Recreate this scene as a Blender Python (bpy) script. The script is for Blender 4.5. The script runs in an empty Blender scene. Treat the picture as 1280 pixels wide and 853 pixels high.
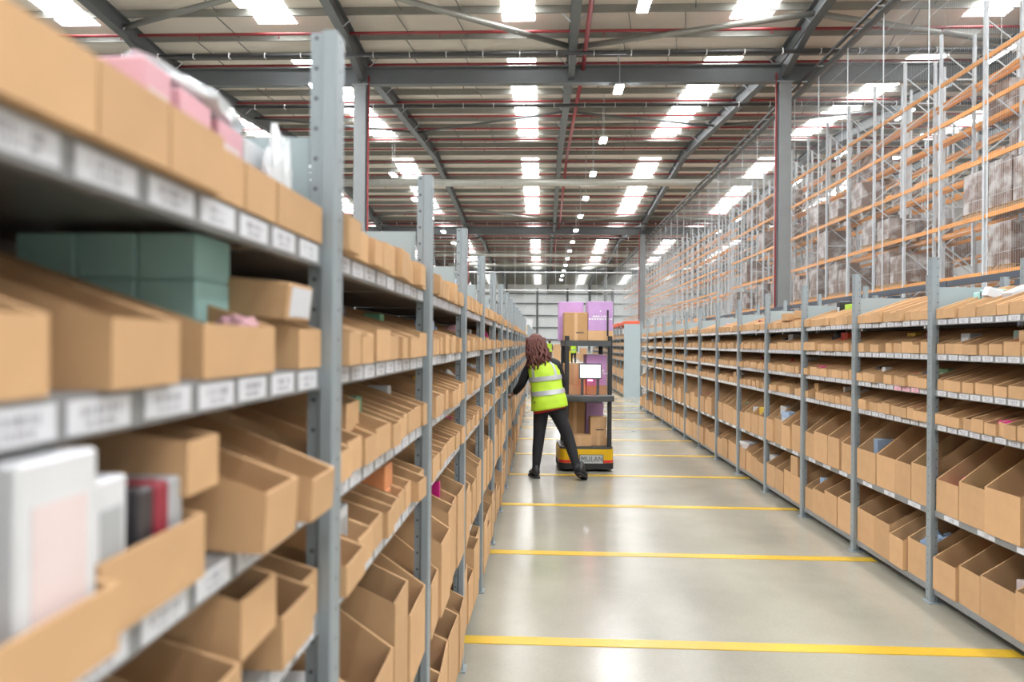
import bpy, bmesh, math, random
from mathutils import Vector, Matrix, noise
random.seed(7)
sc = bpy.context.scene
COL = sc.collection
PI = math.pi

# ------------------------------------------------------------------ camera
YAW, PITCH, ROLL, FPX, CAMH = 0.0425, 0.0027, 0.0086, 882.35, 1.4724
fw = Vector((-math.sin(YAW)*math.cos(PITCH), math.cos(YAW)*math.cos(PITCH), math.sin(PITCH)))
rt = Vector((math.cos(YAW), math.sin(YAW), 0)); up = rt.cross(fw)
r2 = math.cos(ROLL)*rt + math.sin(ROLL)*up
u2 = -math.sin(ROLL)*rt + math.cos(ROLL)*up
cam = bpy.data.cameras.new('camera'); camo = bpy.data.objects.new('camera', cam); COL.objects.link(camo)
mw = Matrix((( r2.x, u2.x, -fw.x, 0), (r2.y, u2.y, -fw.y, 0), (r2.z, u2.z, -fw.z, CAMH), (0, 0, 0, 1)))
camo.matrix_world = mw
cam.sensor_width = 36; cam.sensor_fit = 'HORIZONTAL'; cam.lens = FPX/1280*36
cam.clip_start = 0.02; cam.clip_end = 400
cam.dof.use_dof = True; cam.dof.focus_distance = 6.0; cam.dof.aperture_fstop = 2.7
sc.camera = camo

# ------------------------------------------------------------------ world, exposure
w = bpy.data.worlds.new('world'); sc.world = w; w.use_nodes = True
w.node_tree.nodes['Background'].inputs[0].default_value = (0.85, 0.92, 1.0, 1)
w.node_tree.nodes['Background'].inputs[1].default_value = 1.0
vs = sc.view_settings
vs.view_transform = 'Standard'; vs.look = 'None'; vs.gamma = 1.0; vs.use_curve_mapping = False
vs.exposure = -0.16
SKYLIGHT_POWER = 15.5
LAMP_POWER = 400.0
sc.cycles.max_bounces = 8; sc.cycles.diffuse_bounces = 3; sc.cycles.glossy_bounces = 3
sc.cycles.transmission_bounces = 3; sc.cycles.transparent_max_bounces = 8
sc.cycles.sample_clamp_indirect = 6.0

# ------------------------------------------------------------------ materials
MATS = {}
def nodes_of(name):
    m = bpy.data.materials.new(name); m.use_nodes = True
    nt = m.node_tree; b = nt.nodes['Principled BSDF']
    MATS[name] = m
    return m, nt, b
def plain(name, col, rough=0.5, metal=0.0, spec=None, vary=0.0, nscale=8.0, namt=0.08, objrand=0.0):
    m, nt, b = nodes_of(name)
    b.inputs['Roughness'].default_value = rough; b.inputs['Metallic'].default_value = metal
    if spec is not None: b.inputs['Specular IOR Level'].default_value = spec
    N, L = nt.nodes, nt.links
    tc = N.new('ShaderNodeTexCoord'); nz = N.new('ShaderNodeTexNoise')
    nz.inputs['Scale'].default_value = nscale; nz.inputs['Detail'].default_value = 4
    L.new(tc.outputs['Object'], nz.inputs['Vector'])
    mr = N.new('ShaderNodeMapRange'); mr.inputs[1].default_value = 0.25; mr.inputs[2].default_value = 0.75
    mr.inputs[3].default_value = 1-namt; mr.inputs[4].default_value = 1+namt
    L.new(nz.outputs['Fac'], mr.inputs[0])
    val = mr.outputs[0]
    if objrand:
        oi = N.new('ShaderNodeObjectInfo'); m2 = N.new('ShaderNodeMapRange')
        m2.inputs[3].default_value = 1-objrand; m2.inputs[4].default_value = 1+objrand
        L.new(oi.outputs['Random'], m2.inputs[0])
        mu = N.new('ShaderNodeMath'); mu.operation = 'MULTIPLY'
        L.new(val, mu.inputs[0]); L.new(m2.outputs[0], mu.inputs[1]); val = mu.outputs[0]
    hs = N.new('ShaderNodeHueSaturation'); hs.inputs['Color'].default_value = (*col, 1)
    L.new(val, hs.inputs['Value']); L.new(hs.outputs[0], b.inputs['Base Color'])
    return m
def emit(name, col, strength):
    m, nt, b = nodes_of(name)
    b.inputs['Base Color'].default_value = (*col, 1)
    b.inputs['Emission Color'].default_value = (*col, 1); b.inputs['Emission Strength'].default_value = strength
    return m

plain('cardboard', (0.57, 0.355, 0.188), 0.72, spec=0.25, nscale=14, namt=0.05, objrand=0.10)
plain('cardboard_dark', (0.44, 0.26, 0.12), 0.72, spec=0.25, nscale=14, namt=0.05, objrand=0.06)
plain('interior_shade_brown', (0.13, 0.075, 0.05), 0.8)  # shade of the shelf interior put into the colour
plain('kraft_edge', (0.60, 0.38, 0.21), 0.8)
plain('steel_shelf', (0.30, 0.31, 0.32), 0.42, 0.35, nscale=20, namt=0.05)
plain('sheet_grey', (0.37, 0.44, 0.46), 0.5, 0.15, nscale=3, namt=0.03)
plain('frame_grey', (0.13, 0.14, 0.145), 0.5, 0.2, nscale=2, namt=0.06)
plain('column_grey', (0.25, 0.265, 0.27), 0.5, 0.2, nscale=2, namt=0.06)
plain('purlin_grey', (0.30, 0.30, 0.275), 0.45, 0.45, nscale=1.5, namt=0.1)
plain('roof_liner', (0.85, 0.78, 0.70), 0.6, nscale=0.6, namt=0.05)
plain('wall_white', (0.80, 0.82, 0.83), 0.6, nscale=0.5, namt=0.03)
plain('pipe_red', (0.30, 0.035, 0.04), 0.4, nscale=2)
plain('black', (0.022, 0.023, 0.025), 0.45)
plain('rubber', (0.018, 0.018, 0.02), 0.7)
plain('dark_grey', (0.06, 0.065, 0.07), 0.4)
plain('blue_steel', (0.09, 0.105, 0.13), 0.5, 0.2)
plain('white_paint', (0.80, 0.80, 0.80), 0.5)
plain('white_gloss', (0.70, 0.71, 0.73), 0.3)
plain('rack_grey', (0.62, 0.66, 0.69), 0.45, 0.1)
plain('beam_orange', (0.80, 0.33, 0.06), 0.45, objrand=0.08)
plain('wood', (0.42, 0.26, 0.13), 0.8, nscale=10, namt=0.2)
plain('yellow', (0.72, 0.44, 0.005), 0.4)
plain('red', (0.62, 0.02, 0.03), 0.4)
plain('orange_red', (0.75, 0.12, 0.05), 0.5)
plain('plate_grey', (0.50, 0.53, 0.56), 0.4, 0.3)
plain('lilac', (0.50, 0.30, 0.57), 0.6, objrand=0.04)
plain('teal', (0.46, 0.76, 0.745), 0.45, objrand=0.08)
plain('pink', (0.72, 0.40, 0.46), 0.5, objrand=0.06)
plain('pale_pink', (0.72, 0.60, 0.59), 0.5, objrand=0.06)
plain('magenta', (0.70, 0.02, 0.25), 0.5, objrand=0.08)
plain('lime', (0.45, 0.70, 0.06), 0.5, objrand=0.08)
plain('green', (0.18, 0.42, 0.25), 0.5, objrand=0.08)
plain('blue_pale', (0.38, 0.52, 0.72), 0.35, objrand=0.08)
plain('orange', (0.82, 0.33, 0.14), 0.5, objrand=0.08)
plain('dark_item', (0.05, 0.045, 0.05), 0.35, objrand=0.2)
plain('wine', (0.28, 0.03, 0.05), 0.4, objrand=0.1)
plain('amber', (0.80, 0.55, 0.06), 0.45, objrand=0.08)
plain('plastic_film', (0.70, 0.73, 0.76), 0.18, spec=0.8, nscale=30, namt=0.08)
plain('vest_lime', (0.46, 0.70, 0.03), 0.6, nscale=12, namt=0.06)
plain('reflective', (0.36, 0.37, 0.39), 0.4, 0.2)
plain('legging', (0.008, 0.009, 0.013), 0.75, nscale=20, namt=0.15)
plain('sleeve', (0.009, 0.009, 0.013), 0.8)
plain('skin', (0.62, 0.36, 0.26), 0.5)
plain('shirt_red', (0.55, 0.02, 0.03), 0.6)
plain('hair', (0.10, 0.033, 0.026), 0.6, spec=0.3, nscale=40, namt=0.35)
plain('line_yellow', (0.60, 0.385, 0.03), 0.35, nscale=3, namt=0.05)
plain('line_pipe_black', (0.035, 0.035, 0.037), 0.5)
plain('duct', (0.55, 0.55, 0.50), 0.4, 0.3)
emit('skylight', (0.97, 0.99, 1.0), SKYLIGHT_POWER)
emit('lamp_lens', (0.93, 0.95, 1.0), LAMP_POWER)
emit('tube_lamp', (0.97, 0.98, 1.0), 60.0)
emit('screen', (0.93, 0.96, 1.0), 1.2)
emit('red_led', (1.0, 0.04, 0.10), 70.0)

# polished concrete
m, nt, b = nodes_of('concrete'); N, L = nt.nodes, nt.links
tc = N.new('ShaderNodeTexCoord')
n1 = N.new('ShaderNodeTexNoise'); n1.inputs['Scale'].default_value = 0.9; n1.inputs['Detail'].default_value = 6; n1.inputs['Roughness'].default_value = 0.62
n2 = N.new('ShaderNodeTexNoise'); n2.inputs['Scale'].default_value = 60; n2.inputs['Detail'].default_value = 3
L.new(tc.outputs['Object'], n1.inputs['Vector']); L.new(tc.outputs['Object'], n2.inputs['Vector'])
cr = N.new('ShaderNodeValToRGB'); cr.color_ramp.elements[0].position = 0.28; cr.color_ramp.elements[1].position = 0.72
cr.color_ramp.elements[0].color = (0.285, 0.27, 0.222, 1); cr.color_ramp.elements[1].color = (0.40, 0.38, 0.315, 1)
L.new(n1.outputs['Fac'], cr.inputs[0])
mx = N.new('ShaderNodeMix'); mx.data_type = 'RGBA'; mx.blend_type = 'MULTIPLY'; mx.inputs[0].default_value = 0.18
L.new(cr.outputs[0], mx.inputs[6]); L.new(n2.outputs['Fac'], mx.inputs[7]); L.new(mx.outputs[2], b.inputs['Base Color'])
mr = N.new('ShaderNodeMapRange'); mr.inputs[3].default_value = 0.14; mr.inputs[4].default_value = 0.28
L.new(n1.outputs['Fac'], mr.inputs[0]); L.new(mr.outputs[0], b.inputs['Roughness'])
b.inputs['Specular IOR Level'].default_value = 0.5

# perforated upright: rows of dark slots on grey steel (object coordinates, x depth, y width)
m, nt, b = nodes_of('upright_steel'); N, L = nt.nodes, nt.links
b.inputs['Roughness'].default_value = 0.45; b.inputs['Metallic'].default_value = 0.25
tc = N.new('ShaderNodeTexCoord'); sp = N.new('ShaderNodeSeparateXYZ'); L.new(tc.outputs['Object'], sp.inputs[0])
def M(op, a, bb=None, c=None):
    n = N.new('ShaderNodeMath'); n.operation = op
    for i, x in enumerate((a, bb, c)):
        if x is None: continue
        if isinstance(x, (int, float)): n.inputs[i].default_value = x
        else: L.new(x, n.inputs[i])
    return n.outputs[0]
g = N.new('ShaderNodeNewGeometry'); sn = N.new('ShaderNodeSeparateXYZ'); L.new(g.outputs['True Normal'], sn.inputs[0])
side = M('GREATER_THAN', M('ABSOLUTE', sn.outputs[1]), 0.7)
u = M('ADD', M('MULTIPLY', side, M('SUBTRACT', sp.outputs[0], 0.0365)), M('MULTIPLY', M('SUBTRACT', 1.0, side), sp.outputs[1]))
v = M('SUBTRACT', M('MODULO', sp.outputs[2], 0.05), 0.025)
d = M('SQRT', M('ADD', M('POWER', u, 2.0), M('POWER', v, 2.0)))
hole = M('LESS_THAN', d, 0.0034)
cm = N.new('ShaderNodeMix'); cm.data_type = 'RGBA'; L.new(hole, cm.inputs[0])
cm.inputs[6].default_value = (0.30, 0.345, 0.37, 1); cm.inputs[7].default_value = (0.05, 0.05, 0.05, 1)
L.new(cm.outputs[2], b.inputs['Base Color'])

# printed shelf card: barcode and text rows on white (object coordinates, y along, z up)
def card_material(name, base):
    m, nt, b = nodes_of(name); N, L = nt.nodes, nt.links
    b.inputs['Roughness'].default_value = 0.4
    tc = N.new('ShaderNodeTexCoord'); sp = N.new('ShaderNodeSeparateXYZ'); L.new(tc.outputs['Object'], sp.inputs[0])
    oi = N.new('ShaderNodeObjectInfo')
    def M(op, a, bb=None):
        n = N.new('ShaderNodeMath'); n.operation = op
        for i, x in enumerate((a, bb)):
            if x is None: continue
            if isinstance(x, (int, float)): n.inputs[i].default_value = x
            else: L.new(x, n.inputs[i])
        return n.outputs[0]
    wn = N.new('ShaderNodeTexWhiteNoise'); wn.noise_dimensions = '2D'
    cx = N.new('ShaderNodeCombineXYZ')
    L.new(M('FLOOR', M('MULTIPLY', sp.outputs[1], 620.0)), cx.inputs[0]); L.new(M('MULTIPLY', oi.outputs['Random'], 50.0), cx.inputs[1])
    L.new(cx.outputs[0], wn.inputs['Vector'])
    bars = M('GREATER_THAN', wn.outputs['Value'], 0.5)
    z, y = sp.outputs[2], sp.outputs[1]
    def band(s, lo, hi): return M('MULTIPLY', M('GREATER_THAN', s, lo), M('LESS_THAN', s, hi))
    bar = M('MULTIPLY', M('MULTIPLY', bars, band(z, -0.001, 0.008)), band(y, -0.026, 0.026))
    txt = M('MULTIPLY', M('MULTIPLY', M('GREATER_THAN', wn.outputs['Value'], 0.35), band(z, -0.009, -0.004)), band(y, -0.020, 0.020))
    ink = M('MINIMUM', M('ADD', bar, txt), 1.0)
    cm = N.new('ShaderNodeMix'); cm.data_type = 'RGBA'; L.new(ink, cm.inputs[0])
    cm.inputs[6].default_value = (*base, 1); cm.inputs[7].default_value = (0.34, 0.34, 0.38, 1)
    L.new(cm.outputs[2], b.inputs['Base Color'])
card_material('card', (0.68, 0.69, 0.73))
card_material('card_pink', (0.88, 0.45, 0.55))

# wrapped pallet load: dark cartons under cloudy film
m, nt, b = nodes_of('wrapped_load'); N, L = nt.nodes, nt.links
tc = N.new('ShaderNodeTexCoord'); nz = N.new('ShaderNodeTexNoise'); nz.inputs['Scale'].default_value = 2.2; nz.inputs['Detail'].default_value = 5
oi = N.new('ShaderNodeObjectInfo'); va = N.new('ShaderNodeVectorMath'); va.operation = 'ADD'
L.new(tc.outputs['Object'], va.inputs[0]); L.new(oi.outputs['Random'], va.inputs[1]); L.new(va.outputs[0], nz.inputs['Vector'])
cr = N.new('ShaderNodeValToRGB'); cr.color_ramp.elements[0].position = 0.45; cr.color_ramp.elements[1].position = 0.62
cr.color_ramp.elements[0].color = (0.20, 0.125, 0.09, 1); cr.color_ramp.elements[1].color = (0.50, 0.46, 0.44, 1)
L.new(nz.outputs['Fac'], cr.inputs[0]); L.new(cr.outputs[0], b.inputs['Base Color']); b.inputs['Roughness'].default_value = 0.3

# ------------------------------------------------------------------ mesh helpers
class MB:
    def __init__(s): s.v, s.f, s.mi, s.cur = [], [], [], 0
    def add(s, vs, fs):
        n = len(s.v); s.v += [tuple(x) for x in vs]
        for f in fs: s.f.append(tuple(i+n for i in f)); s.mi.append(s.cur)
        return s
    def box(s, x0, y0, z0, x1, y1, z1):
        return s.add([(x0,y0,z0),(x1,y0,z0),(x1,y1,z0),(x0,y1,z0),(x0,y0,z1),(x1,y0,z1),(x1,y1,z1),(x0,y1,z1)],
                     [(3,2,1,0),(4,5,6,7),(0,1,5,4),(1,2,6,5),(2,3,7,6),(3,0,4,7)])
    def prism(s, poly, a, b, axis):
        # poly of 2d points, extruded along axis from a to b; remaining axes in order
        def P(p, t):
            if axis == 'x': return (t, p[0], p[1])
            if axis == 'y': return (p[0], t, p[1])
            return (p[0], p[1], t)
        n = len(poly); vs = [P(p, a) for p in poly]+[P(p, b) for p in poly]
        fs = [tuple(range(n))[::-1], tuple(range(n, 2*n))]+[(i, (i+1) % n, n+(i+1) % n, n+i) for i in range(n)]
        return s.add(vs, fs)
    def tube(s, pts, r, n=8, cap=True):
        pts = [Vector(p) for p in pts]; rs = r if isinstance(r, (list, tuple)) else [r]*len(pts)
        vs = []; k = len(pts)
        ref = None
        for i, p in enumerate(pts):
            d = (pts[min(i+1, k-1)]-pts[max(i-1, 0)]).normalized()
            if ref is None:
                ref = Vector((0, 0, 1)) if abs(d.z) < 0.9 else Vector((1, 0, 0))
            a = (ref - d*ref.dot(d)).normalized(); bb = d.cross(a); ref = a
            for j in range(n):
                t = 2*PI*j/n; vs.append(p+(a*math.cos(t)+bb*math.sin(t))*rs[i])
        fs = [(i*n+j, i*n+(j+1) % n, (i+1)*n+(j+1) % n, (i+1)*n+j) for i in range(k-1) for j in range(n)]
        if cap: fs += [tuple(range(n))[::-1], tuple(range((k-1)*n, k*n))]
        return s.add(vs, fs)
    def strut(s, p0, p1, w, h, upv=(0, 0, 1)):
        p0, p1 = Vector(p0), Vector(p1); d = (p1-p0).normalized(); U = Vector(upv)
        if abs(d.dot(U)) > 0.95: U = Vector((1, 0, 0))
        a = d.cross(U).normalized()*w/2; c = a.cross(d).normalized()*h/2
        vs = [p+x for p in (p0, p1) for x in (-a-c, a-c, a+c, -a+c)]
        return s.add(vs, [(3,2,1,0),(4,5,6,7),(0,1,5,4),(1,2,6,5),(2,3,7,6),(3,0,4,7)])
    def loft(s, rings, cap=True, closed=True):
        k, n = len(rings), len(rings[0]); vs = [p for r in rings for p in r]
        m_ = n if closed else n-1
        fs = [(i*n+j, i*n+(j+1) % n, (i+1)*n+(j+1) % n, (i+1)*n+j) for i in range(k-1) for j in range(m_)]
        if cap: fs += [tuple(range(n))[::-1], tuple(range((k-1)*n, k*n))]
        return s.add(vs, fs)
    def mesh(s, name, mats, smooth=False):
        me = bpy.data.meshes.new(name); me.from_pydata(s.v, [], s.f)
        if isinstance(mats, str): mats = [mats]
        for x in mats: me.materials.append(MATS[x])
        if len(mats) > 1: me.polygons.foreach_set('material_index', s.mi)
        if smooth: me.polygons.foreach_set('use_smooth', [True]*len(me.polygons))
        bm = bmesh.new(); bm.from_mesh(me); bmesh.ops.recalc_face_normals(bm, faces=bm.faces); bm.to_mesh(me); bm.free()
        return me

def ob(name, me, parent=None, loc=(0, 0, 0), rot=(0, 0, 0), kind=None, label=None):
    o = bpy.data.objects.new(name, me); COL.objects.link(o)
    o.parent = parent; o.location = loc; o.rotation_euler = rot
    if kind: o['kind'] = kind
    if label: o['label'] = label
    return o
def tag(o, label, cat, group=None):
    o['label'] = label; o['category'] = cat
    if group: o['group'] = group
    return o
def thing(name, label, cat, loc=(0, 0, 0), rotz=0.0, group=None):
    o = ob(name, None, None, loc, (0, 0, rotz)); o.empty_display_size = 0.1
    return tag(o, label, cat, group)
CH = {}
def chamfer_box(w, d, h, bev, mats, key=None):
    k = (round(w, 3), round(d, 3), round(h, 3), bev, str(mats))
    if k in CH: return CH[k]
    bm = bmesh.new(); bmesh.ops.create_cube(bm, size=1)
    for v_ in bm.verts: v_.co = Vector((v_.co.x*w, v_.co.y*d, (v_.co.z+0.5)*h))
    bmesh.ops.bevel(bm, geom=list(bm.edges), offset=bev, segments=1, affect='EDGES')
    me = bpy.data.meshes.new('box'); bm.to_mesh(me); bm.free()
    me.materials.append(MATS[mats]); CH[k] = me
    return me
ORD = ['nearest', 'second', 'third', 'fourth', 'fifth', 'sixth', 'seventh', 'eighth', 'ninth', 'tenth', 'eleventh', 'twelfth',
       'thirteenth', 'fourteenth', 'fifteenth', 'sixteenth', 'seventeenth']
FIRST = ['first']+ORD[1:]

# ------------------------------------------------------------------ building shell
V0, VS = 27.5, 38.0                         # valley lines of the roof, ridges half way
ZV, ZR = 13.15, 14.55                       # underside of the roof sheet at valley and ridge
XW0, XW1, YW0, YW1 = -31.0, 33.0, -14.0, 141.5
def roof_z(y):
    t = abs(((y-V0)/VS + 0.5) % 1.0 - 0.5)*2    # 0 at a valley, 1 at a ridge
    return ZV+(ZR-ZV)*t
fl = ob('floor', MB().box(XW0, YW0, -0.2, XW1, YW1, 0).mesh('floor', 'concrete'), kind='structure')
for k in range(16):
    y = 3.489+1.474*k
    if 15.4 < y < 18.9 and False: continue
    me = MB().box(-0.40, -0.045, 0, 2.30, 0.045, 0.003).mesh('yellow_line', 'line_yellow')
    ob('yellow_line', me, fl, (0, y, 0.0))

ceil = ob('ceiling', None, kind='structure')
ys = [YW0, V0-VS/2, V0, V0+VS/2, V0+VS, V0+1.5*VS, V0+2*VS, V0+2.5*VS, YW1]
mb = MB()
for a, b_ in zip(ys[:-1], ys[1:]):
    mb.add([(XW0, a, roof_z(a)), (XW1, a, roof_z(a)), (XW1, b_, roof_z(b_)), (XW0, b_, roof_z(b_)),
            (XW0, a, roof_z(a)+.12), (XW1, a, roof_z(a)+.12), (XW1, b_, roof_z(b_)+.12), (XW0, b_, roof_z(b_)+.12)],
           [(0,1,2,3),(7,6,5,4),(0,4,5,1),(2,6,7,3),(1,5,6,2),(3,7,4,0)])
roof = ob('roof_sheet', mb.mesh('roof_sheet', 'roof_liner'), ceil)
# purlins run across, Z sections
pz = MB().prism([(-.035, 0), (.045, 0), (.045, -.02), (-.02, -.02), (-.02, -.275), (-.10, -.275), (-.10, -.29), (-.035, -.29)], XW0, XW1, 'x')
pm = pz.mesh('purlin', 'purlin_grey')
y = 7.2
while y < YW1-1:
    ob('purlin', pm, ceil, (0, y, roof_z(y)-0.005)); y += 1.76
# rafters run with the aisle, I sections following the pitch, deeper at the valley beams
RX = [-23.3, -15.2, -7.2, 1.05, 9.2, 17.3, 25.4]
for x in RX:
    for a, b_ in zip(ys[:-1], ys[1:]):
        if b_ < 5: continue
        mb = MB(); za, zb = roof_z(a)-.29, roof_z(b_)-.29; Dp = 0.58
        for (x0, x1, z0, z1) in ((-.16, .16, -.025, 0), (-.008, .008, -Dp, -.02), (-.16, .16, -Dp-.03, -Dp)):
            mb.add([(x0, a, za+z0), (x1, a, za+z0), (x1, b_, zb+z0), (x0, b_, zb+z0), (x0, a, za+z1), (x1, a, za+z1), (x1, b_, zb+z1), (x0, b_, zb+z1)],
                   [(3,2,1,0),(4,5,6,7),(0,1,5,4),(1,2,6,5),(2,3,7,6),(3,0,4,7)])
        # haunch at the valley end
        va, zva = (a, za) if abs(roof_z(a)-ZV) < .01 else (b_, zb); sg = 1 if va == a else -1
        if abs(roof_z(va)-ZV) < .01:
            zz = roof_z(va+sg*3.0)-.26-Dp
            mb.prism([(va, zva-Dp), (va, zva-Dp-.55), (va+sg*3.0, zz)], -.12, .12, 'x')
        ob('rafter', mb.mesh('rafter', 'frame_grey'), ceil, (x, 0, 0))
for k in range(3):                          # valley beams across
    y = V0+VS*k; mb = MB()
    mb.box(XW0, -.16, 11.56, XW1, .16, 11.60); mb.box(XW0, -.012, 11.6, XW1, .012, 12.22); mb.box(XW0, -.16, 12.2, XW1, .16, 12.24)
    for x in RX: mb.box(x-.012, -.15, 11.6, x+.012, .15, 12.2)
    ob('valley_beam', mb.mesh('valley_beam', 'frame_grey'), ceil, (0, y, 0))
# skylights: glazed strips laid on each slope
SKX = [-17.4, -9.9, -0.95, 7.4, 15.6, 23.6]
for a, b_ in zip(ys[:-1], ys[1:]):
    for x in SKX:
        wd = 0.58 if x == -0.95 else 0.72
        e0, e1 = (1.7, 2.6) if abs(roof_z(a)-ZV) < .01 else (2.6, 1.7)
        if b_-a < 6: e0 = e1 = .4
        A, B = a+e0, b_-e1
        me = MB().add([(-wd, A, roof_z(A)-.012), (wd, A, roof_z(A)-.012), (wd, B, roof_z(B)-.012), (-wd, B, roof_z(B)-.012)], [(3, 2, 1, 0)])
        me.add([(-wd, A, roof_z(A)-.004), (wd, A, roof_z(A)-.004), (wd, B, roof_z(B)-.004), (-wd, B, roof_z(B)-.004)], [(0, 1, 2, 3)])
        me.add([], [])
        o = ob('skylight_panel', me.mesh('skylight_panel', 'skylight'), ceil, (x, 0, 0))
# wind bracing tubes
for vy in (V0, V0+VS, V0+2*VS):
    pts = [(-15.2, -2.6), (-7.2, -5.6), (1.05, -.8), (9.2, -3.0), (17.3, -.8)]
    for (xa, ya), (xb, yb) in zip(pts[:-1], pts[1:]):
        ob('wind_brace', MB().tube([(xa, vy+ya, roof_z(vy+ya)-.55), (xb, vy+yb, roof_z(vy+yb)-.55)], .105, 10).mesh('wind_brace', 'purlin_grey', True), ceil)
    pts = [(-15.2, 3.0), (-7.2, 6.5), (1.05, 2.0), (9.2, 5.2), (17.3, 2.0)]
    for (xa, ya), (xb, yb) in zip(pts[:-1], pts[1:]):
        ob('wind_brace', MB().tube([(xa, vy+ya+6, roof_z(vy+ya+6)-.62), (xb, vy+yb+6, roof_z(vy+yb+6)-.62)], .06, 8).mesh('wind_brace', 'frame_grey', True), ceil)
# sag rods and fly braces near the camera
rodm = MB().strut((0, 0, 0), (.34, 1.7, -.22), .025, .025).mesh('sag_rod', 'frame_grey')
y = 16.0
while y < 45:
    for x in (-13.6, -12.0, -5.4, -3.3, 2.9, 4.9, 6.3, 11.2, 13.0):
        if (int(y*7+x*3)) % 3 != 0: ob('sag_rod', rodm, ceil, (x, y, roof_z(y)-.06))
    y += 1.76
flym = MB().strut((.0, 0, -.7), (.55, 0, -.2), .03, .03).mesh('fly_brace', 'rack_grey')
for x in RX[1:6]:
    y = 17.76
    while y < 60:
        for s in (0, PI): ob('fly_brace', flym, ceil, (x, y, roof_z(y)+.0), (0, 0, s))
        y += 3.52

ob('wall_left', MB().box(XW0-.2, YW0, 0, XW0, YW1, 14.6).mesh('wall_left', 'wall_white'), kind='structure')
ob('wall_right', MB().box(XW1, YW0, 0, XW1+.2, YW1, 14.6).mesh('wall_right', 'wall_white'), kind='structure')
ob('wall_back', MB().box(XW0, YW0-.2, 0, XW1, YW0, 14.6).mesh('wall_back', 'wall_white'), kind='structure')
wf = ob('wall_far', MB().box(XW0, YW1, 0, XW1, YW1+.2, 14.6).mesh('wall_far', 'wall_white'), kind='structure')
for z in (2.2, 4.6, 7.0, 9.4, 11.4): ob('cladding_rail', MB().box(XW0, -.2, -.12, XW1, 0, .12).mesh('rail', 'frame_grey'), wf, (0, YW1, z))
for x in (-14, -7.2, -1.0, 5.0, 9.4, 14, 21): ob('wall_post', MB().box(-.2, -.35, 0, .2, 0, 12.4).mesh('post', 'frame_grey'), wf, (x, YW1, 0))

# ------------------------------------------------------------------ columns, pipes, ducts, lamps
cmb = MB()
cmb.box(-.23, -.20, 0, .23, -.175, 11.56); cmb.box(-.23, .175, 0, .23, .20, 11.56); cmb.box(-.012, -.18, 0, .012, .18, 11.56)
cmb.box(-.28, -.26, 0, .28, .26, .03); cmb.box(-.3, -.24, 11.5, .3, .24, 11.56)
cme = cmb.mesh('steel_column', 'column_grey')
for k in range(3):
    for x, s in ((-7.2, 'left'), (9.2, 'right'), (-23.3, 'far left'), (25.4, 'far right')):
        if abs(x) > 20: continue
        o = ob('steel_column', cme, None, (x, V0+VS*k, 0))
        tag(o, f"grey steel H column on the {s} side under the {FIRST[k]} valley beam", 'column', 'roof columns')
sp = thing('sprinkler_pipework', 'dark red sprinkler pipes under the roof, one main along the aisle', 'pipes', (1.5, 0, 0))
for a, b_ in zip(ys[1:-1], ys[2:]):
    if b_ > 110: break
    ob('main_pipe', MB().tube([(0, a, roof_z(a)-1.0), (0, b_, roof_z(b_)-1.0)], .085, 10).mesh('main_pipe', 'pipe_red', True), sp)
bpm = MB().tube([(-24, 0, 0), (24, 0, 0)], .055, 8)
for i in range(16): bpm.tube([(-23+3*i, 0, -.03), (-23+3*i, 0, -.17)], .022, 6)
bpm = bpm.mesh('branch_pipe', 'pipe_red', True)
y = 17.2
while y < 104:
    ob('branch_pipe', bpm, sp, (random.uniform(-.4, .4), y, roof_z(y)-.42)); y += 2.85
for k in range(2):
    for x in (-7.2, 9.2):
        ob('riser', MB().tube([(0, 0, 0), (0, 0, 11.9)], .035, 8).mesh('riser', 'pipe_red', True), sp, (x-1.5-.32 if x > 0 else x-1.5+.32, V0+VS*k-.1, 0))
for i, (y, z) in enumerate([(25.75, 12.05), (31.4, 12.05), (62.5, 12.05), (71.0, 12.05)]):
    t = thing('busbar_trunking', f"long black busbar hung across the roof, {FIRST[i]} from the camera", 'busbar', (0, y, z), 0, 'busbars under the roof')
    ob('bar', MB().tube([(-24, 0, 0), (24, 0, 0)], .075, 8).mesh('bar', 'line_pipe_black', True), t)
    hm = MB().box(-.012, -.09, -.09, .012, .09, .10).mesh('clip', 'white_paint')
    for j in range(34): ob('clip', hm, t, (-22.5+1.35*j, 0, 0))
t = thing('ventilation_duct', 'pale round ventilation duct running across under the roof ridge', 'duct', (0, 46.3, 12.0))
mb = MB(); mb.tube([(-14, 0, 0), (19, 0, 0)], .24, 14); ob('pipe', mb.mesh('pipe', 'duct', True), t)
rm = MB().tube([(-.02, 0, 0), (.02, 0, 0)], .255, 14).mesh('band', 'duct')
for j in range(24): ob('band', rm, t, (-13.5+1.4*j, 0, 0))
for i, y in enumerate((86.0, 97.0)):
    tag(ob('ventilation_duct', MB().tube([(-13, y, 12.2), (15, y, 12.2)], .2, 12).mesh('duct', 'duct', True)), f"distant pale pipe across the roof, {['nearer', 'farther'][i]} one above the end net", 'duct')

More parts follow.
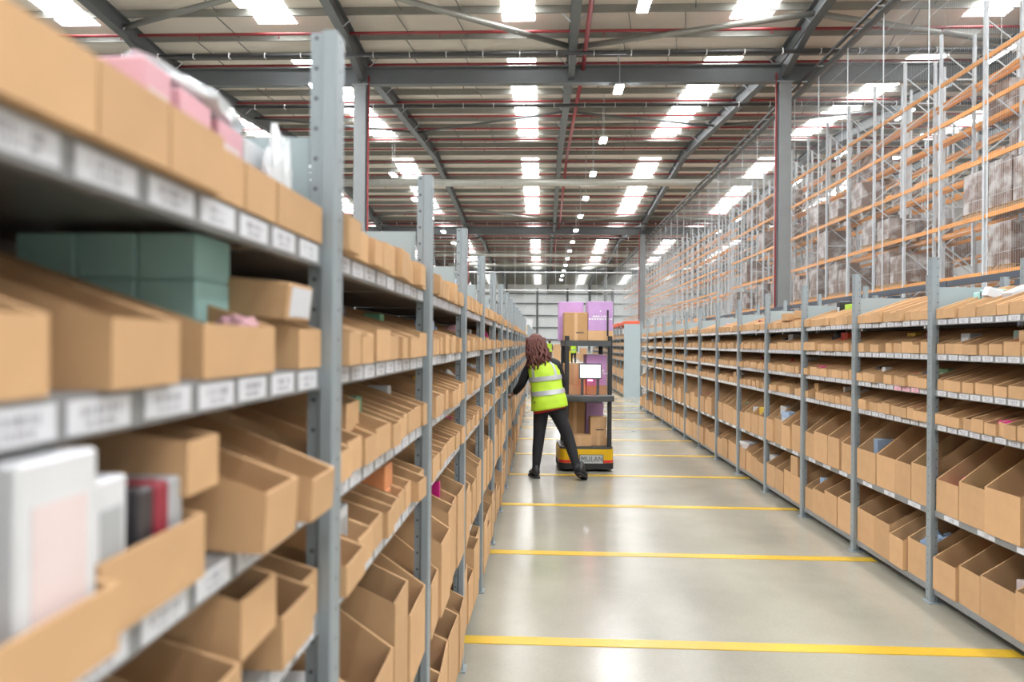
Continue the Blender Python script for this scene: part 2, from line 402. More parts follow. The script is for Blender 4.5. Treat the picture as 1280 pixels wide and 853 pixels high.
hou = MB(); hou.box(-.17, -.46, .03, .17, .46, .10); hou.box(-.08, -.3, .10, .08, .3, .16); hou = hou.mesh('housing', 'white_paint')
lens = MB().box(-.15, -.43, .0, .15, .43, .028).mesh('lens', 'lamp_lens')
sus = MB(); sus.tube([(0, -.35, .0), (0, -.35, 1.0)], .012, 5); sus = sus.mesh('suspension', 'rack_grey')
def high_bay(x, y, label, grp):
    t = thing('high_bay_light', label, 'lamp', (x, y, 11.3), 0, grp)
    ob('housing', hou, t); ob('lens', lens, t); 
    for q in (0, .7):
        r_ = ob('suspension_rod', sus, t, (0, q, .1)); r_.scale = (1, 1, roof_z(y)-11.4)
def ordn(i): return FIRST[i] if i < len(FIRST) else f"number {i+1}"
for i in range(18):
    y = 20.6+6.85*(i-4)
    if y > 135: break
    n = i-4
    high_bay(2.88, y, f"bright high bay lamp above the aisle, {ordn(n)} of the row from the camera" if n >= 0 else f"high bay lamp above the aisle overhead, {FIRST[-n-1]} before the visible row", 'high bay lamps above the aisle')
for i in range(14):
    y = 20.0+7.1*(i-4)
    n = i-4
    high_bay(-8.85, y, f"bright high bay lamp over the left racks, {ordn(n)} of its row from the camera" if n >= 0 else f"high bay lamp over the left racks overhead, {FIRST[-n-1]} before the visible row", 'high bay lamps over the left racks')

# ------------------------------------------------------------------ picking racks
LEV = [1.63, 1.43, 1.225, 1.03, 0.535, 0.09]         # shelf surfaces, top down
PO = 0.17                                            # uprights stand at n + PO along the aisle
XL, XR, DEP = -0.363, 2.254, 0.49
POST = MB().prism([(0, -.021), (.003, -.025), (.023, -.025), (.027, -.016), (.046, -.016), (.046, .016), (.027, .016), (.023, .025), (.003, .025), (0, .021)], 0, 1.985, 'z').mesh('upright', 'upright_steel')
FOOT = MB().box(-.012, -.04, 0, .078, .04, .006).mesh('foot_plate', 'upright_steel')
def shelf_mesh():
    p = [(0, 0), (0, -.036), (.018, -.036), (.018, -.033), (.003, -.033), (.003, -.003), (DEP-.003, -.003), (DEP-.003, -.036), (DEP, -.036), (DEP, 0)]
    return MB().prism(p, -.474, .474, 'y').mesh('shelf', 'steel_shelf')
SHELF = shelf_mesh()
CARD = MB().box(-.0012, -.041, -.0135, 0, .041, .0135).mesh('label_card', 'card')
CARDP = MB().box(-.0012, -.041, -.0135, 0, .041, .0135).mesh('label_card', 'card_pink')
CARDW = MB().box(-.0012, -.07, -.0135, 0, .07, .0135).mesh('label_card', 'card')
SIDESH = MB().box(.03, -.0015, 1.635, DEP, .0015, 1.815).mesh('side_sheet', 'sheet_grey')
BACKLO = MB().box(DEP, -.49, .05, DEP+.004, .49, 1.60).mesh('shaded_back_sheet', 'interior_shade_brown')  # stands for the bin backs behind, coloured dark to shade the interior
REARP = MB().prism([(-.03, -.02), (.0, -.02), (.0, .02), (-.03, .02)], 0, 1.985, 'z').mesh('rear_upright', 'upright_steel')

def rack(side, n0, n1, label, near_cards):
    X, flip = (XL, PI) if side == 'left' else (XR, 0)
    t = thing('shelf_rack', label, 'rack', (X, n0+PO, 0), flip)
    S = -1 if flip else 1                            # local y is mirrored by the half turn
    far = MB()
    for n in range(n0, n1+1):
        yl = S*(n-n0)
        o = ob('upright', POST, t, (-.022, yl, 0)); ob('foot_plate', FOOT, o)
        ob('rear_upright', REARP, t, (DEP+.036, yl, 0)); ob('side_sheet', SIDESH, t, (0, yl, 0))
    for n in range(n0, n1):
        yl = S*(n-n0+.5)
        ob('shaded_back_sheet', BACKLO, t, (0, yl, 0))
        for l, z in enumerate(LEV):
            sh = ob('shelf', SHELF, t, (0, yl, z))
            if l == 5: continue
            k = 9 if l < 4 else 3
            for j in range(k):
                yy = -.455+(j+.5)*.91/k+random.uniform(-.004, .004)
                if near_cards[0] <= n < near_cards[1]:
                    pk = side == 'right' and n == 4 and l == 2 and 1 <= (8-j if S < 0 else j) <= 3
                    ob('label_card', CARDW if l == 4 else (CARDP if pk else CARD), sh, (-.0006, yy, -.018+random.uniform(-.001, .001)))
                else:
                    a = .07 if l == 4 else .041
                    far.box(-.0012, yl+yy-a, z-.0315, 0, yl+yy+a, z-.0045)
    if far.v: ob('far_label_cards', far.mesh('far_label_cards', 'white_paint'), t, kind='stuff')
    return t
rack('left', -1, 15, 'long grey boltless shelf rack full of cardboard bins, left of the aisle', (0, 6))
rack('right', 2, 16, 'long grey boltless shelf rack full of cardboard bins, right of the aisle', (3, 8))

# ---------------- bins
BINS = {}
def bin_mesh(w, hf, hb, sl, d=0.44, t=0.0045):
    k = (round(w, 3), round(hf, 3), round(hb, 3), round(sl, 3), d)
    if k in BINS: return BINS[k]
    prof = [(0, 0), (0, hf), (sl, hb), (d, hb), (d, 0)]
    inn = [(t, t), (t, hf), (sl+t*.5, hb), (d-t, hb), (d-t, t)]
    h = w/2; vs = []
    for y in (-h, h): vs += [(p[0], y, p[1]) for p in prof]
    for y in (-h+t, h-t): vs += [(p[0], y, p[1]) for p in inn]
    O, Q, I, J = 0, 5, 10, 15
    fs = [(0, 1, 2, 3, 4), (9, 8, 7, 6, 5), (14, 13, 12, 11, 10), (15, 16, 17, 18, 19)]
    fs += [(0, 5, 6, 1), (4, 3, 8, 9), (0, 4, 9, 5)]                 # front, back, bottom outside
    fs += [(10, 11, 16, 15), (14, 19, 18, 13), (10, 15, 19, 14)]     # inside
    fs += [(1, 6, 16, 11), (1, 11, 12, 2), (2, 12, 13, 3), (3, 13, 18, 8), (8, 18, 17, 7), (7, 17, 16, 6)]
    me = MB().add(vs, fs).mesh('bin', 'cardboard'); BINS[k] = me
    return me
ITEMS = []
PLAN = []        # dicts: side, n, l, y0, y1, hf, hb, sl, over, dz, yaw, pitch
def add_bin(side, n, l, y0, y1, hf=None, hb=None, sl=None, over=0.0, dz=0.0, yaw=0.0, tilt=0.0, deep=None):
    deep = (l >= 4) if deep is None else deep
    if hf is None: hf = (0.235 if side == 'left' else 0.215)+random.uniform(-.02, .02) if deep else 0.058
    if hb is None: hb = (0.42 if l == 4 else 0.375) if deep else (0.150 if l else (.165 if side == 'left' else .185))
    if sl is None: sl = (0.26 if hf > .2 else .32) if deep else (0.27 if l else .36)
    PLAN.append(dict(side=side, n=n, l=l, y0=y0, y1=y1, hf=hf, hb=hb, sl=sl, over=over, dz=dz, yaw=yaw, tilt=tilt, deep=deep))
    return PLAN[-1]
def fill(side, n, l, seq=None):
    a, b_ = n+PO+.03, n+1+PO-.03
    y = a
    deep = l >= 4
    ws = ([.19, .22, .25, .28] if side == 'left' else [.22, .25, .28, .31]) if deep else [.078, .09, .10, .112, .125, .15]
    seq = []
    while sum(seq) < (b_-a)-.02: seq.append(random.choice(ws))
    k_ = (b_-a)/sum(seq)
    for w in seq:
        w *= k_
        if random.random() < (.05 if deep else .05) and side == 'right': y += w; continue
        hf = None
        if deep: hf = random.choice([.17, .20, .25, .30]) if side == 'left' else 0.215+random.choice([-.03, -.01, 0, .01, .02])
        else: hf = random.choice([.052, .056, .058, .060, .068])
        g_ = random.choice([.002, .004, .008])
        add_bin(side, n, l, y+g_, y+w-g_, hf=hf, over=random.choice([-.004, 0, .004, .010, .018])+(0.012 if side == 'left' else 0),
                yaw=random.gauss(0, .022))
        y += w
    if not deep and l > 0 and random.random() < .16:      # a bin set askew on the others
        yy = random.uniform(a+.05, b_-.2)
        add_bin(side, n, l, yy, yy+.1, over=-.03, dz=.062, tilt=random.uniform(-.04, .02))

# nearest left bay, placed as seen
for y0, y1 in [(.43, .534), (.537, .641), (.644, .752)]: add_bin('left', 0, 0, y0, y1, hf=.062, over=.016)
for y0, y1 in [(.757, .834), (.84, .936), (.942, 1.135)]: add_bin('left', 0, 0, y0, y1, hf=.058, hb=.075, over=.004)
for y0, y1, o in [(.40, .500, .004), (.563, .670, .012), (.735, .936, .004), (1.037, 1.140, .002)]: add_bin('left', 0, 1, y0, y1, hf=.060, over=o)
for y0, y1, o in [(.40, .546, .030), (.550, .725, .012)]: add_bin('left', 0, 2, y0, y1, hf=.066-.012*(o > .02), hb=.10, over=o)
add_bin('left', 0, 2, .800, .905, over=.045, tilt=-.05, hf=.07)
add_bin('left', 0, 2, .945, 1.045, over=.052, tilt=-.05)
add_bin('left', 0, 2, .700, .768, over=.006, dz=.088, hf=.055, hb=.10)
for y0, y1, o, dz in [(.50, .66, .0, 0), (.70, .80, .02, 0), (.81, .92, .015, .065), (.93, 1.06, .02, 0), (1.07, 1.14, .0, .0)]: add_bin('left', 0, 3, y0, y1, over=o, dz=dz, hf=.07)
for l in (4, 5): fill('left', 0, l)
for n in range(1, 15):
    for l in range(6): fill('left', n, l)
for n in range(2, 16):
    for l in range(6): fill('right', n, l)

CAM = Vector((0, 0, CAMH))
def size_of(p):
    X = XL if p['side'] == 'left' else XR
    c = Vector((X, (p['y0']+p['y1'])/2, LEV[p['l']]))
    d = (c-CAM); vis = 1.0
    if p['side'] == 'right' and p['n'] < 3: vis = 0.01
    w = p['y1']-p['y0']
    return vis*abs(X)*w/(d.y*d.length)*p['hf']/d.length*100
shallow = sorted([p for p in PLAN if not p['deep']], key=size_of, reverse=True)
deepb = sorted([p for p in PLAN if p['deep']], key=size_of, reverse=True)
keep = set(id(p) for p in shallow[:292]) | set(id(p) for p in deepb if not (p['side'] == 'right' and p['n'] < 3))
groups = {}
for p in PLAN: groups.setdefault((p['side'], p['n'], p['l']), []).append(p)
SHN = ['top shelf', 'second shelf', 'third shelf', 'fourth shelf', 'fifth shelf', 'bottom shelf']
def bayname(side, n):
    return f"{ORD[n if side == 'left' else n-3]} {side} bay"
restv = MB()
def bin_xform(p):
    X, flip = (XL, PI) if p['side'] == 'left' else (XR, 0)
    S = -1 if flip else 1
    x = X-S*p['over']
    return Vector((x, (p['y0']+p['y1'])/2, LEV[p['l']]+.0006+p['dz'])), (0, p['tilt']*1.0, flip+p['yaw'])
for key, ps in groups.items():
    ps.sort(key=lambda q: (q['dz'] > 0, q['y0']))
    low = [q for q in ps if q['dz'] == 0]; hi = [q for q in ps if q['dz'] > 0]
    for p in ps:
        me = bin_mesh(round((p['y1']-p['y0'])/.004)*.004, round(p['hf'], 2) if p['deep'] else p['hf'], p['hb'], p['sl'])
        loc, rot = bin_xform(p)
        if id(p) in keep:
            o = ob('deep_bin' if p['deep'] else 'shallow_bin', me, None, loc, rot)
            if p['dz'] == 0: where = f"{FIRST[low.index(p)]} from its near upright"
            else: where = f"stacked on the others" if len(hi) == 1 else f"{FIRST[hi.index(p)]} stacked"
            tag(o, f"{'deep' if p['deep'] else 'shallow'} cardboard bin, {where}, {SHN[p['l']]}, {bayname(p['side'], p['n'])}", 'bin',
                f"{'deep' if p['deep'] else 'shallow'} cardboard bins on the {p['side']} rack")
            p['obj'] = o
        else:
            Mx = Matrix.Translation(loc) @ Matrix.Rotation(rot[2], 4, 'Z') @ Matrix.Rotation(rot[1], 4, 'Y')
            restv.add([Mx @ v_.co for v_ in me.vertices], [tuple(f.vertices) for f in me.polygons])

# far blocks beyond the cross aisle: racks and their bins, too small to pick apart
def far_block(side, y0, n, label):
    X, S = (XL, -1) if side == 'left' else (XR, 1)
    t = thing('shelf_rack', label, 'rack', (X, y0, 0))
    fr = MB()
    for i in range(n+1):
        fr.box(min(0, S*.05), i-.02, 0, max(0, S*.05), i+.02, 1.985); fr.box(S*DEP-.02, i-.02, 0, S*DEP+.02, i+.02, 1.985)
    ob('uprights', fr.mesh('uprights', 'upright_steel'), t, kind='stuff')
    for z in LEV:
        ob('shelf_run', MB().box(min(0, S*DEP), 0, -.036, max(0, S*DEP), n, 0).mesh('shelf_run', 'steel_shelf'), t, (0, 0, z))
    ob('shaded_back_sheet', MB().box(S*(DEP+.03)-.003, 0, .05, S*(DEP+.03)+.003, n, 1.6).mesh('shaded_back_sheet', 'interior_shade_brown'), t)  # same darkened backing, interior shade painted in
    if side == 'right':
        ob('end_panel', MB().box(min(0, S*(DEP+.02)), -.035, .0, max(0, S*(DEP+.02)), -.022, 2.02).mesh('end_panel', 'sheet_grey'), t)
    for i in range(n):
        for l in range(6):
            y = .04
            while y < .9:
                wd = random.choice([.19, .22, .25]) if l >= 4 else random.choice([.08, .1, .12])
                if y+wd > .97: break
                me = bin_mesh(round(wd-.004, 3), .22 if l >= 4 else .058, .38 if l >= 4 else .15, .26 if l >= 4 else .27)
                Mx = Matrix.Translation((X-S*.005, y0+i+y+wd/2, LEV[l]+.001)) @ Matrix.Rotation(0 if S > 0 else PI, 4, 'Z')
                if random.random() < .93: restv.add([Mx @ v_.co for v_ in me.vertices], [tuple(f.vertices) for f in me.polygons])
                y += wd+.003
far_block('left', 19.6, 9, 'far grey shelf rack beyond the cross aisle, behind the worker')
far_block('right', 19.55, 12, 'far grey shelf rack with a pale end panel, beyond the cross aisle')
o = ob('remaining_bins', restv.mesh('remaining_bins', 'cardboard'), kind='stuff')
tag(o, 'small far cardboard bins filling the distant shelf bays of the racks', 'bins')

# ------------------------------------------------------------------ goods lying in and on the bins
def crumple(seed, sx, sy, sz, mat, sub=3, amp=.28):
    bm = bmesh.new(); bmesh.ops.create_icosphere(bm, subdivisions=sub, radius=1)
    for v_ in bm.verts:
        c = v_.co.copy(); k = 1+amp*noise.noise(c*2.3+Vector((seed, 0, 0)))+amp*.5*noise.noise(c*6+Vector((0, seed, 0)))
        v_.co = Vector((c.x*sx*k, c.y*sy*k, (max(c.z, -.72)+.72)*sz*k*.6))
    me = bpy.data.meshes.new('bag'); bm.to_mesh(me); bm.free(); me.materials.append(MATS[mat])
    return me
def fit(x, y, z, half, deep_ok=True):
    # shift a good so that it stands between the side walls of the bin it is in
    side = 'left' if x < 0 else 'right'
    for p in PLAN:
        if p['side'] != side or p['dz'] or not (LEV[p['l']] <= z < LEV[p['l']]+.02): continue
        if p['y0'] <= y < p['y1']:
            room = (p['y1']-p['y0'])/2-.009; c = (p['y0']+p['y1'])/2
            half = min(half, room); sl_ = room-half
            return min(max(y, c-sl_), c+sl_), half
    return y, half
def carton(name, label, cat, x, y, z, w, d, h, mat, yaw=0, tilt=(0, 0), lab=None, group=None):
    if 0 <= y < 16 and abs(x-XL) < .4 or abs(x-XR) < .4: y, hd = fit(x, y, z, d/2); d = round(hd*2, 3)
    o = ob(name, chamfer_box(w, d, h, .0025, mat), None, (x, y, z), (tilt[0], tilt[1], yaw)); tag(o, label, cat, group)
    if lab:
        # a printed panel on the side that faces the aisle or the camera
        col, face = lab
        if face == 'x+': me = MB().box(w/2, -d*.34, h*.22, w/2+.0008, d*.34, h*.8)
        elif face == 'x-': me = MB().box(-w/2-.0008, -d*.34, h*.22, -w/2, d*.34, h*.8)
        else: me = MB().box(-w*.34, -d/2-.0008, h*.22, w*.34, -d/2, h*.8)
        ob('printed_panel', me.mesh('printed_panel', col), o)
    return o
def bag(name, label, x, y, z, sx, sy, sz, mat, seed, cat='bag', group=None):
    if abs(x-XL) < .4 or abs(x-XR) < .4: y, sy = fit(x, y, z, sy)
    return tag(ob(name, crumple(seed, sx, sy*.9, sz, mat), None, (x, y, z)), label, cat, group)

# nearest left bay
k = 0
for i, x in enumerate((-.49, -.572, -.654)):
    for j in range(2):
        carton('teal_carton', f"teal carton, {['right', 'middle', 'left'][i]} of three, {['lower', 'upper'][j]} row, nearest left bay second shelf", 'carton', x, .95, 1.492+j*.0605, .08, .10, .06, 'teal', lab=None, group='teal cartons in the nearest left bay')
for i in range(3):
    carton('teal_carton', f"teal carton hidden lowest under the {['right', 'middle', 'left'][i]} teal stack", 'carton', (-.49, -.572, -.654)[i], .95, 1.4375, .08, .10, .054, 'teal', group='teal cartons in the nearest left bay')
t = carton('labelled_carton', 'tilted brown carton with white barcode label by the nearest left upright', 'carton', -.45, 1.045, 1.51, .17, .10, .055, 'cardboard', tilt=(0, .10))
ob('barcode_label', MB().box(.085, -.042, .006, .0862, .042, .05).mesh('barcode_label', 'card'), t)
bag('pink_item', 'pink pouch in the bin under the tilted labelled carton', -.41, .93, 1.475, .03, .03, .03, 'pink', 3.1, 'pouch')
carton('dark_carton', 'dark carton behind the last bin of the nearest left bay', 'carton', -.50, 1.10, 1.4365, .10, .05, .11, 'dark_item')
for i, (y, w_) in enumerate([(.7955, .062), (.888, .078), (.988, .076)]):
    carton('pink_carton', f"{['left', 'middle', 'right'][i]} pink printed carton under clear wrap, top shelf, nearest left bay", 'carton', -.50, y, 1.637, .11, w_, .152-.006*i, 'pink', lab=('pale_pink', 'x+'), group='pink cartons in wrap')
carton('white_carton', 'white carton inside clear wrap beside the pink cartons', 'carton', -.50, 1.08, 1.637, .11, .085, .14, 'white_gloss')
bag('plastic_wrap', 'bulging clear white plastic wrap hanging beside the pink cartons', -.415, 1.085, 1.637, .020, .040, .16, 'plastic_film', 9.6, 'wrap')
bag('plastic_wrap', 'crumpled clear plastic film lying over the pink cartons', -.50, .95, 1.785, .060, .16, .034, 'plastic_film', 5.7, 'wrap')
carton('tall_box', 'tall white printed box standing in the lowest foreground bin at the left edge', 'box', -.385, .494, 1.2305, .08, .085, .158, 'white_gloss', lab=('pale_pink', 'x+'))
carton('tall_box', 'white slim box beside the tall printed box, third shelf foreground bin', 'box', -.392, .580, 1.2305, .06, .045, .125, 'white_gloss', lab=('plate_grey', 'x+'))
for i, (y, mt) in enumerate([(.640, 'dark_item'), (.668, 'wine'), (.695, 'plate_grey')]):
    carton('slim_box', f"{['black', 'dark red', 'grey'][i]} slim box in the second foreground bin, third shelf", 'box', -.40, y, 1.2305, .07, .024, .105, mt)
# second left bay
for i, (y, mt, h) in enumerate([(1.52, 'amber', .075), (1.60, 'white_gloss', .10), (1.66, 'green', .112), (1.70, 'green', .11), (1.56, 'pink', .09)]):
    carton('small_carton', f"small {['amber', 'white', 'green', 'darker green', 'pink'][i]} carton standing in a third shelf bin, second left bay", 'carton', -.46-.03*(i == 4), y, 1.231, .05, .035, h, mt, group='cartons in the second left bay')
for i in range(2):
    carton('orange_carton', f"{['lower', 'upper'][i]} orange carton stacked in a fourth shelf bin, second left bay", 'carton', -.44, 1.80, 1.036+i*.062, .10, .085, .06, 'orange')
carton('white_carton', 'white carton with grey label in a fourth shelf bin, second left bay', 'carton', -.43, 1.40, 1.036, .07, .08, .105, 'white_gloss', lab=('plate_grey', 'x+'))
for i in range(2):
    carton('white_carton', f"{['lower', 'upper'][i]} white carton inside a deep bin low in the second left bay", 'carton', -.50, 1.36, .5405+i*.13, .10, .13, .129, 'white_gloss')
for i in range(2):
    carton('dark_jar_box', f"{['nearer', 'farther'][i]} dark box standing behind second shelf bins, second left bay", 'box', -.52, 1.62+i*.12, 1.4365, .07, .10, .12, 'dark_item')
bag('paper_bag', 'pale green white bag standing on the second left bay top shelf', -.52, 1.42+.0, 1.632, .05, .05, .15, 'green', 2.2)
# third left bay onwards
carton('magenta_board', 'bright magenta board standing in a deep bin, third left bay', 'board', -.46, 2.86, .545, .10, .02, .36, 'magenta')
carton('grey_card', 'pale pink sheet in the low deep bin at the third left upright', 'carton', -.48, 2.55, .0985, .16, .14, .16, 'pink')
for i, (n, mt, z, s) in enumerate([(3.55, 'pink', 1.436, .055), (3.75, 'wine', 1.436, .05), (5.5, 'magenta', 1.436, .06), (4.45, 'plastic_film', 1.632, .09), (5.6, 'plastic_film', 1.632, .08), (3.5, 'blue_pale', 1.632, .08),
                                   (4.6, 'plastic_film', 1.231, .05), (3.4, 'plastic_film', 1.231, .05), (6.5, 'dark_item', 1.632, .11)]):
    bag('plastic_bag', f"{ {'pink':'pink','wine':'dark red','magenta':'magenta','plastic_film':'clear','blue_pale':'pale blue','dark_item':'black'}[mt]} bag on the {SHN[[1.632, 1.436, 1.231].index(z)]} of the {ORD[int(n-PO)]} left bay", -.47, n, z, .07, .08, s*2, mt, i*3.3+1)

# right rack
def rx(): return XR+.10
R0 = [('teal_carton', 'teal', 4.02, .05, .06, .07, 0), ('teal_carton', 'teal', 3.95, .05, .06, .06, 1)]
for i in range(2):
    carton('teal_carton', f"{['left', 'right'][i]} teal carton on the top shelf behind the nearest right upright", 'carton', XR+.24, 4.06-.09*i, 1.634, .12, .08, .145+.01*i, 'teal')
for i, (y, x, tl) in enumerate([(3.88, .18, .35), (3.78, .22, -.3), (3.70, .25, .25)]):
    carton('white_carton', f"white carton tipped over the bins, {['left', 'middle', 'right'][i]} of three, nearest right bay top shelf", 'carton', XR+x, y, 1.72+.01*i, .16, .05, .05, 'white_gloss', yaw=.4*i, tilt=(0, tl))
bag('plastic_bag', 'pale blue plastic bag on the nearest right bay top shelf', XR+.26, 3.62, 1.755, .08, .07, .08, 'blue_pale', 12.1)
bag('pink_bag', 'bright pink bag in a fourth shelf bin, nearest right bay', XR+.07, 3.60, 1.075, .05, .06, .035, 'magenta', 4.4)
carton('lime_tub', 'lime green tub with orange lid in a deep bin, nearest right bay', 'tub', XR+.20, 3.72, .54, .10, .10, .22, 'lime')
ob('lid', chamfer_box(.106, .106, .02, .004, 'orange'), bpy.data.objects['lime_tub'], (0, 0, .22))
for i, y in enumerate((4.45, 4.28)):
    bag('plastic_bag', f"pale blue plastic bag in a bottom shelf bin, {['farther', 'nearer'][i]} one, second right bay", XR+.16, y, .0955, .10, .10, .24, 'blue_pale', 3+i)
bag('paper_bag', 'brown paper bag in a bottom shelf bin, second right bay', XR+.16, 4.70, .0955, .08, .08, .24, 'wood', 6.6)
bag('plastic_bag', 'pale blue plastic bag in a bottom shelf bin, nearest right bay', XR+.16, 3.38, .0955, .11, .10, .20, 'blue_pale', 7.9)
carton('white_cup', 'pale pink cup carton in a bottom shelf bin, nearest right bay', 'carton', XR+.15, 3.60, .0955, .06, .06, .22, 'pale_pink')
bag('red_bag', 'red bag in a fourth shelf bin, second right bay', XR+.07, 4.42, 1.07, .04, .05, .03, 'red', 2.4)
bag('red_bag', 'small red bag in a third shelf bin, second right bay', XR+.12, 4.55, 1.28, .04, .04, .03, 'red', 9.4)
carton('yellow_carton', 'yellow green carton on the second shelf, second right bay', 'carton', XR+.18, 4.72, 1.51, .05, .10, .05, 'amber')
for i in range(2):
    carton('small_carton', f"{['left', 'right'][i]} white and black carton in a third shelf bin, second right bay", 'carton', XR+.10, 4.98-.06*i, 1.231, .05, .05, .10, 'white_gloss' if i else 'dark_item')
carton('folded_sheet', 'pale blue folded sheet in a deep bin, second right bay', 'sheet', XR+.18, 5.10, .545, .15, .06, .27, 'blue_pale')
carton('lime_carton', 'flat lime green carton on the third right bay top shelf', 'carton', XR+.30, 5.72, 1.634, .16, .34, .175, 'lime')
t = carton('black_crate', 'black plastic crate with white label, third right bay top shelf', 'crate', XR+.30, 6.03, 1.634, .18, .2, .20, 'black', lab=('white_gloss', 'x-'))
for i in range(4):
    carton('red_book', f"red slim box on the second shelf, third right bay, {FIRST[i]} from the near end", 'box', XR+.16, 5.55+.035*i, 1.436, .12, .03, .14, 'red' if i % 2 else 'orange_red', group='red slim boxes')
bag('dark_bag', 'black bag beside the red slim boxes, third right bay', XR+.16, 5.80, 1.436, .06, .07, .16, 'dark_item', 4.1)
bag('pink_bag', 'bright pink bag in a third shelf bin, third right bay', XR+.06, 5.92, 1.275, .04, .06, .03, 'magenta', 5.4)
for i in range(5):
    carton('grey_box', f"grey slim box on the {['second', 'third'][i//3]} shelf, fourth right bay, {FIRST[i % 3]} of a row", 'box', XR+.16, 6.75+.055*(i % 3)-.35*(i//3), 1.436 if i < 3 else 1.231, .12, .04, .14, 'plate_grey', tilt=(.1*(i > 2), 0), group='grey slim boxes')
carton('brown_carton', 'small brown carton on the fourth shelf, third right bay', 'carton', XR+.1, 6.06, 1.036, .08, .09, .12, 'cardboard_dark')
carton('tipped_carton', 'pale carton tipped up in a fourth shelf bin, third right bay', 'carton', XR+.12, 5.35, 1.07, .14, .05, .06, 'pale_pink', tilt=(.2, -.5))
for i in range(3):
    carton('loose_carton', f"loose cardboard carton piled on the fourth right bay top shelf, {['left', 'middle', 'right'][i]} one", 'carton', XR+.08+.06*i, 6.72-.17*i, 1.70+.02*i, .14, .13, .07, 'cardboard', yaw=.2*i, group='loose cartons on the fourth right bay')
for i in range(3):
    carton('white_pack', f"stacked white magazine pack, {['lowest', 'middle', 'top'][i]} of three, bottom shelf, sixth right bay", 'pack', XR+.12, 8.05, .30+.028*i, .20, .22, .026, 'white_gloss' if i != 1 else 'pale_pink', yaw=.1*i)
carton('white_pack', 'white box in a deep bin, fourth right bay', 'box', XR+.20, 6.98, .545, .18, .16, .33, 'white_gloss')
carton('white_pack', 'white and black box in a deep bin, fifth right bay', 'box', XR+.12, 7.80, .545, .10, .14, .25, 'white_gloss', lab=('dark_item', 'x-'))
t = carton('closed_carton', 'cardboard carton set on edge over the bottom bins, fourth right bay', 'carton', XR+.1, 6.40, .27, .20, .17, .21, 'cardboard')
for i in range(12):
    n = 7+i*.72; l = [1, 2, 3, 0, 1, 2][i % 6]; mt = ['dark_item', 'wine', 'plate_grey', 'pink', 'white_gloss', 'amber', 'blue_pale'][i % 7]
    nm = {'dark_item': 'black', 'wine': 'dark red', 'plate_grey': 'grey', 'pink': 'pink', 'white_gloss': 'white', 'amber': 'amber', 'blue_pale': 'pale blue'}[mt]
    carton('small_carton', f"small {nm} carton behind the bin fronts, {SHN[l]}, {bayname('right', int(n-PO))}", 'carton', XR+.13, n, LEV[l]+.006, .06, .06, .11, mt, group='small cartons on the far right bays')
# small goods peeping out of many bins
rg_ = random.Random(21)
NAMES = {'dark_item': 'black', 'wine': 'dark red', 'plate_grey': 'grey', 'pink': 'pink', 'white_gloss': 'white', 'amber': 'amber', 'blue_pale': 'pale blue', 'green': 'green', 'teal': 'teal', 'magenta': 'magenta', 'cardboard_dark': 'brown', 'red': 'red'}
taken = [o_.location.copy() for o_ in COL.objects if o_.get('category') in ('carton', 'bag', 'box', 'pouch', 'pack', 'tub', 'sheet', 'board', 'crate', 'tray', 'wrap')]
for key, ps in groups.items():
    if key[1] > 10 or (key[0] == 'left' and key[1] == 0): continue
    low = [q for q in ps if q['dz'] == 0]
    for i, p in enumerate(low):
        if 'obj' not in p or rg_.random() > (.20 if not p['deep'] else .12): continue
        c = (p['y0']+p['y1'])/2; w_ = (p['y1']-p['y0'])-.02; S = -1 if p['side'] == 'left' else 1
        X = (XL if S < 0 else XR)+S*rg_.uniform(.09, .16); z = LEV[p['l']]+.006
        if any(abs(v_.y-c) < .16 and abs(v_.x-X) < .4 and abs(v_.z-z) < .15 for v_ in taken): continue
        mt = rg_.choice(list(NAMES)); where = f"in the {FIRST[i]} bin, {SHN[p['l']]}, {bayname(p['side'], p['n'])}"
        h = rg_.uniform(.10, .125) if not p['deep'] else rg_.uniform(.22, .30)
        if rg_.random() < .72:
            carton('small_carton', f"small {NAMES[mt]} carton {where}", 'carton', X, c, z, rg_.choice([.05, .07, .10]), round(w_*rg_.choice([.5, .75, .95]), 2), round(h, 2), mt, lab=(rg_.choice(['white_gloss', 'plate_grey', 'pale_pink']), 'x-' if S > 0 else 'x+') if rg_.random() < .6 else None, group='small cartons in the bins')
        else:
            bag('soft_bag', f"crumpled {NAMES[mt]} bag {where}", X, c, z, .05, w_/2, h*.85, mt, rg_.uniform(0, 50), group='soft bags in the bins')
bpy.context.view_layer.update()

# ------------------------------------------------------------------ pallet racking behind the net on the right
RXF, RDEP, RB = 11.8, 0.96, 2.1
RLEV = [1.85, 3.42, 4.98, 6.50, 8.02, 9.22]
RPOST = MB().prism([(-.04, -.04), (.04, -.04), (.04, .04), (.025, .04), (.025, -.025), (-.025, -.025), (-.025, .04), (-.04, .04)], 0, 10.75, 'z').mesh('post', 'rack_grey')
RBEAM = MB().prism([(-.03, -.075), (.03, -.075), (.03, .06), (.01, .06), (.01, .03), (-.03, .03)], -RB/2+.05, RB/2-.05, 'y').mesh('beam', 'beam_orange')
RBR = MB().strut((0, 0, 0), (RDEP, 0, .78), .03, .03, (0, 1, 0)).mesh('brace', 'rack_grey')
RBR2 = MB().strut((RDEP, 0, 0), (0, 0, .78), .03, .03, (0, 1, 0)).mesh('brace', 'rack_grey')
RSP = MB().box(0, -.02, -.02, RDEP, .02, .02).mesh('brace', 'rack_grey')
PAL = MB()
for i in range(5): PAL.box(-.48, -.5+i*.22, .10, .48, -.5+i*.22+.12, .122)
for i in (-.44, 0, .34): PAL.box(i, -.5, 0, i+.1, .5, .10)
PALM = PAL.mesh('pallet', 'wood')
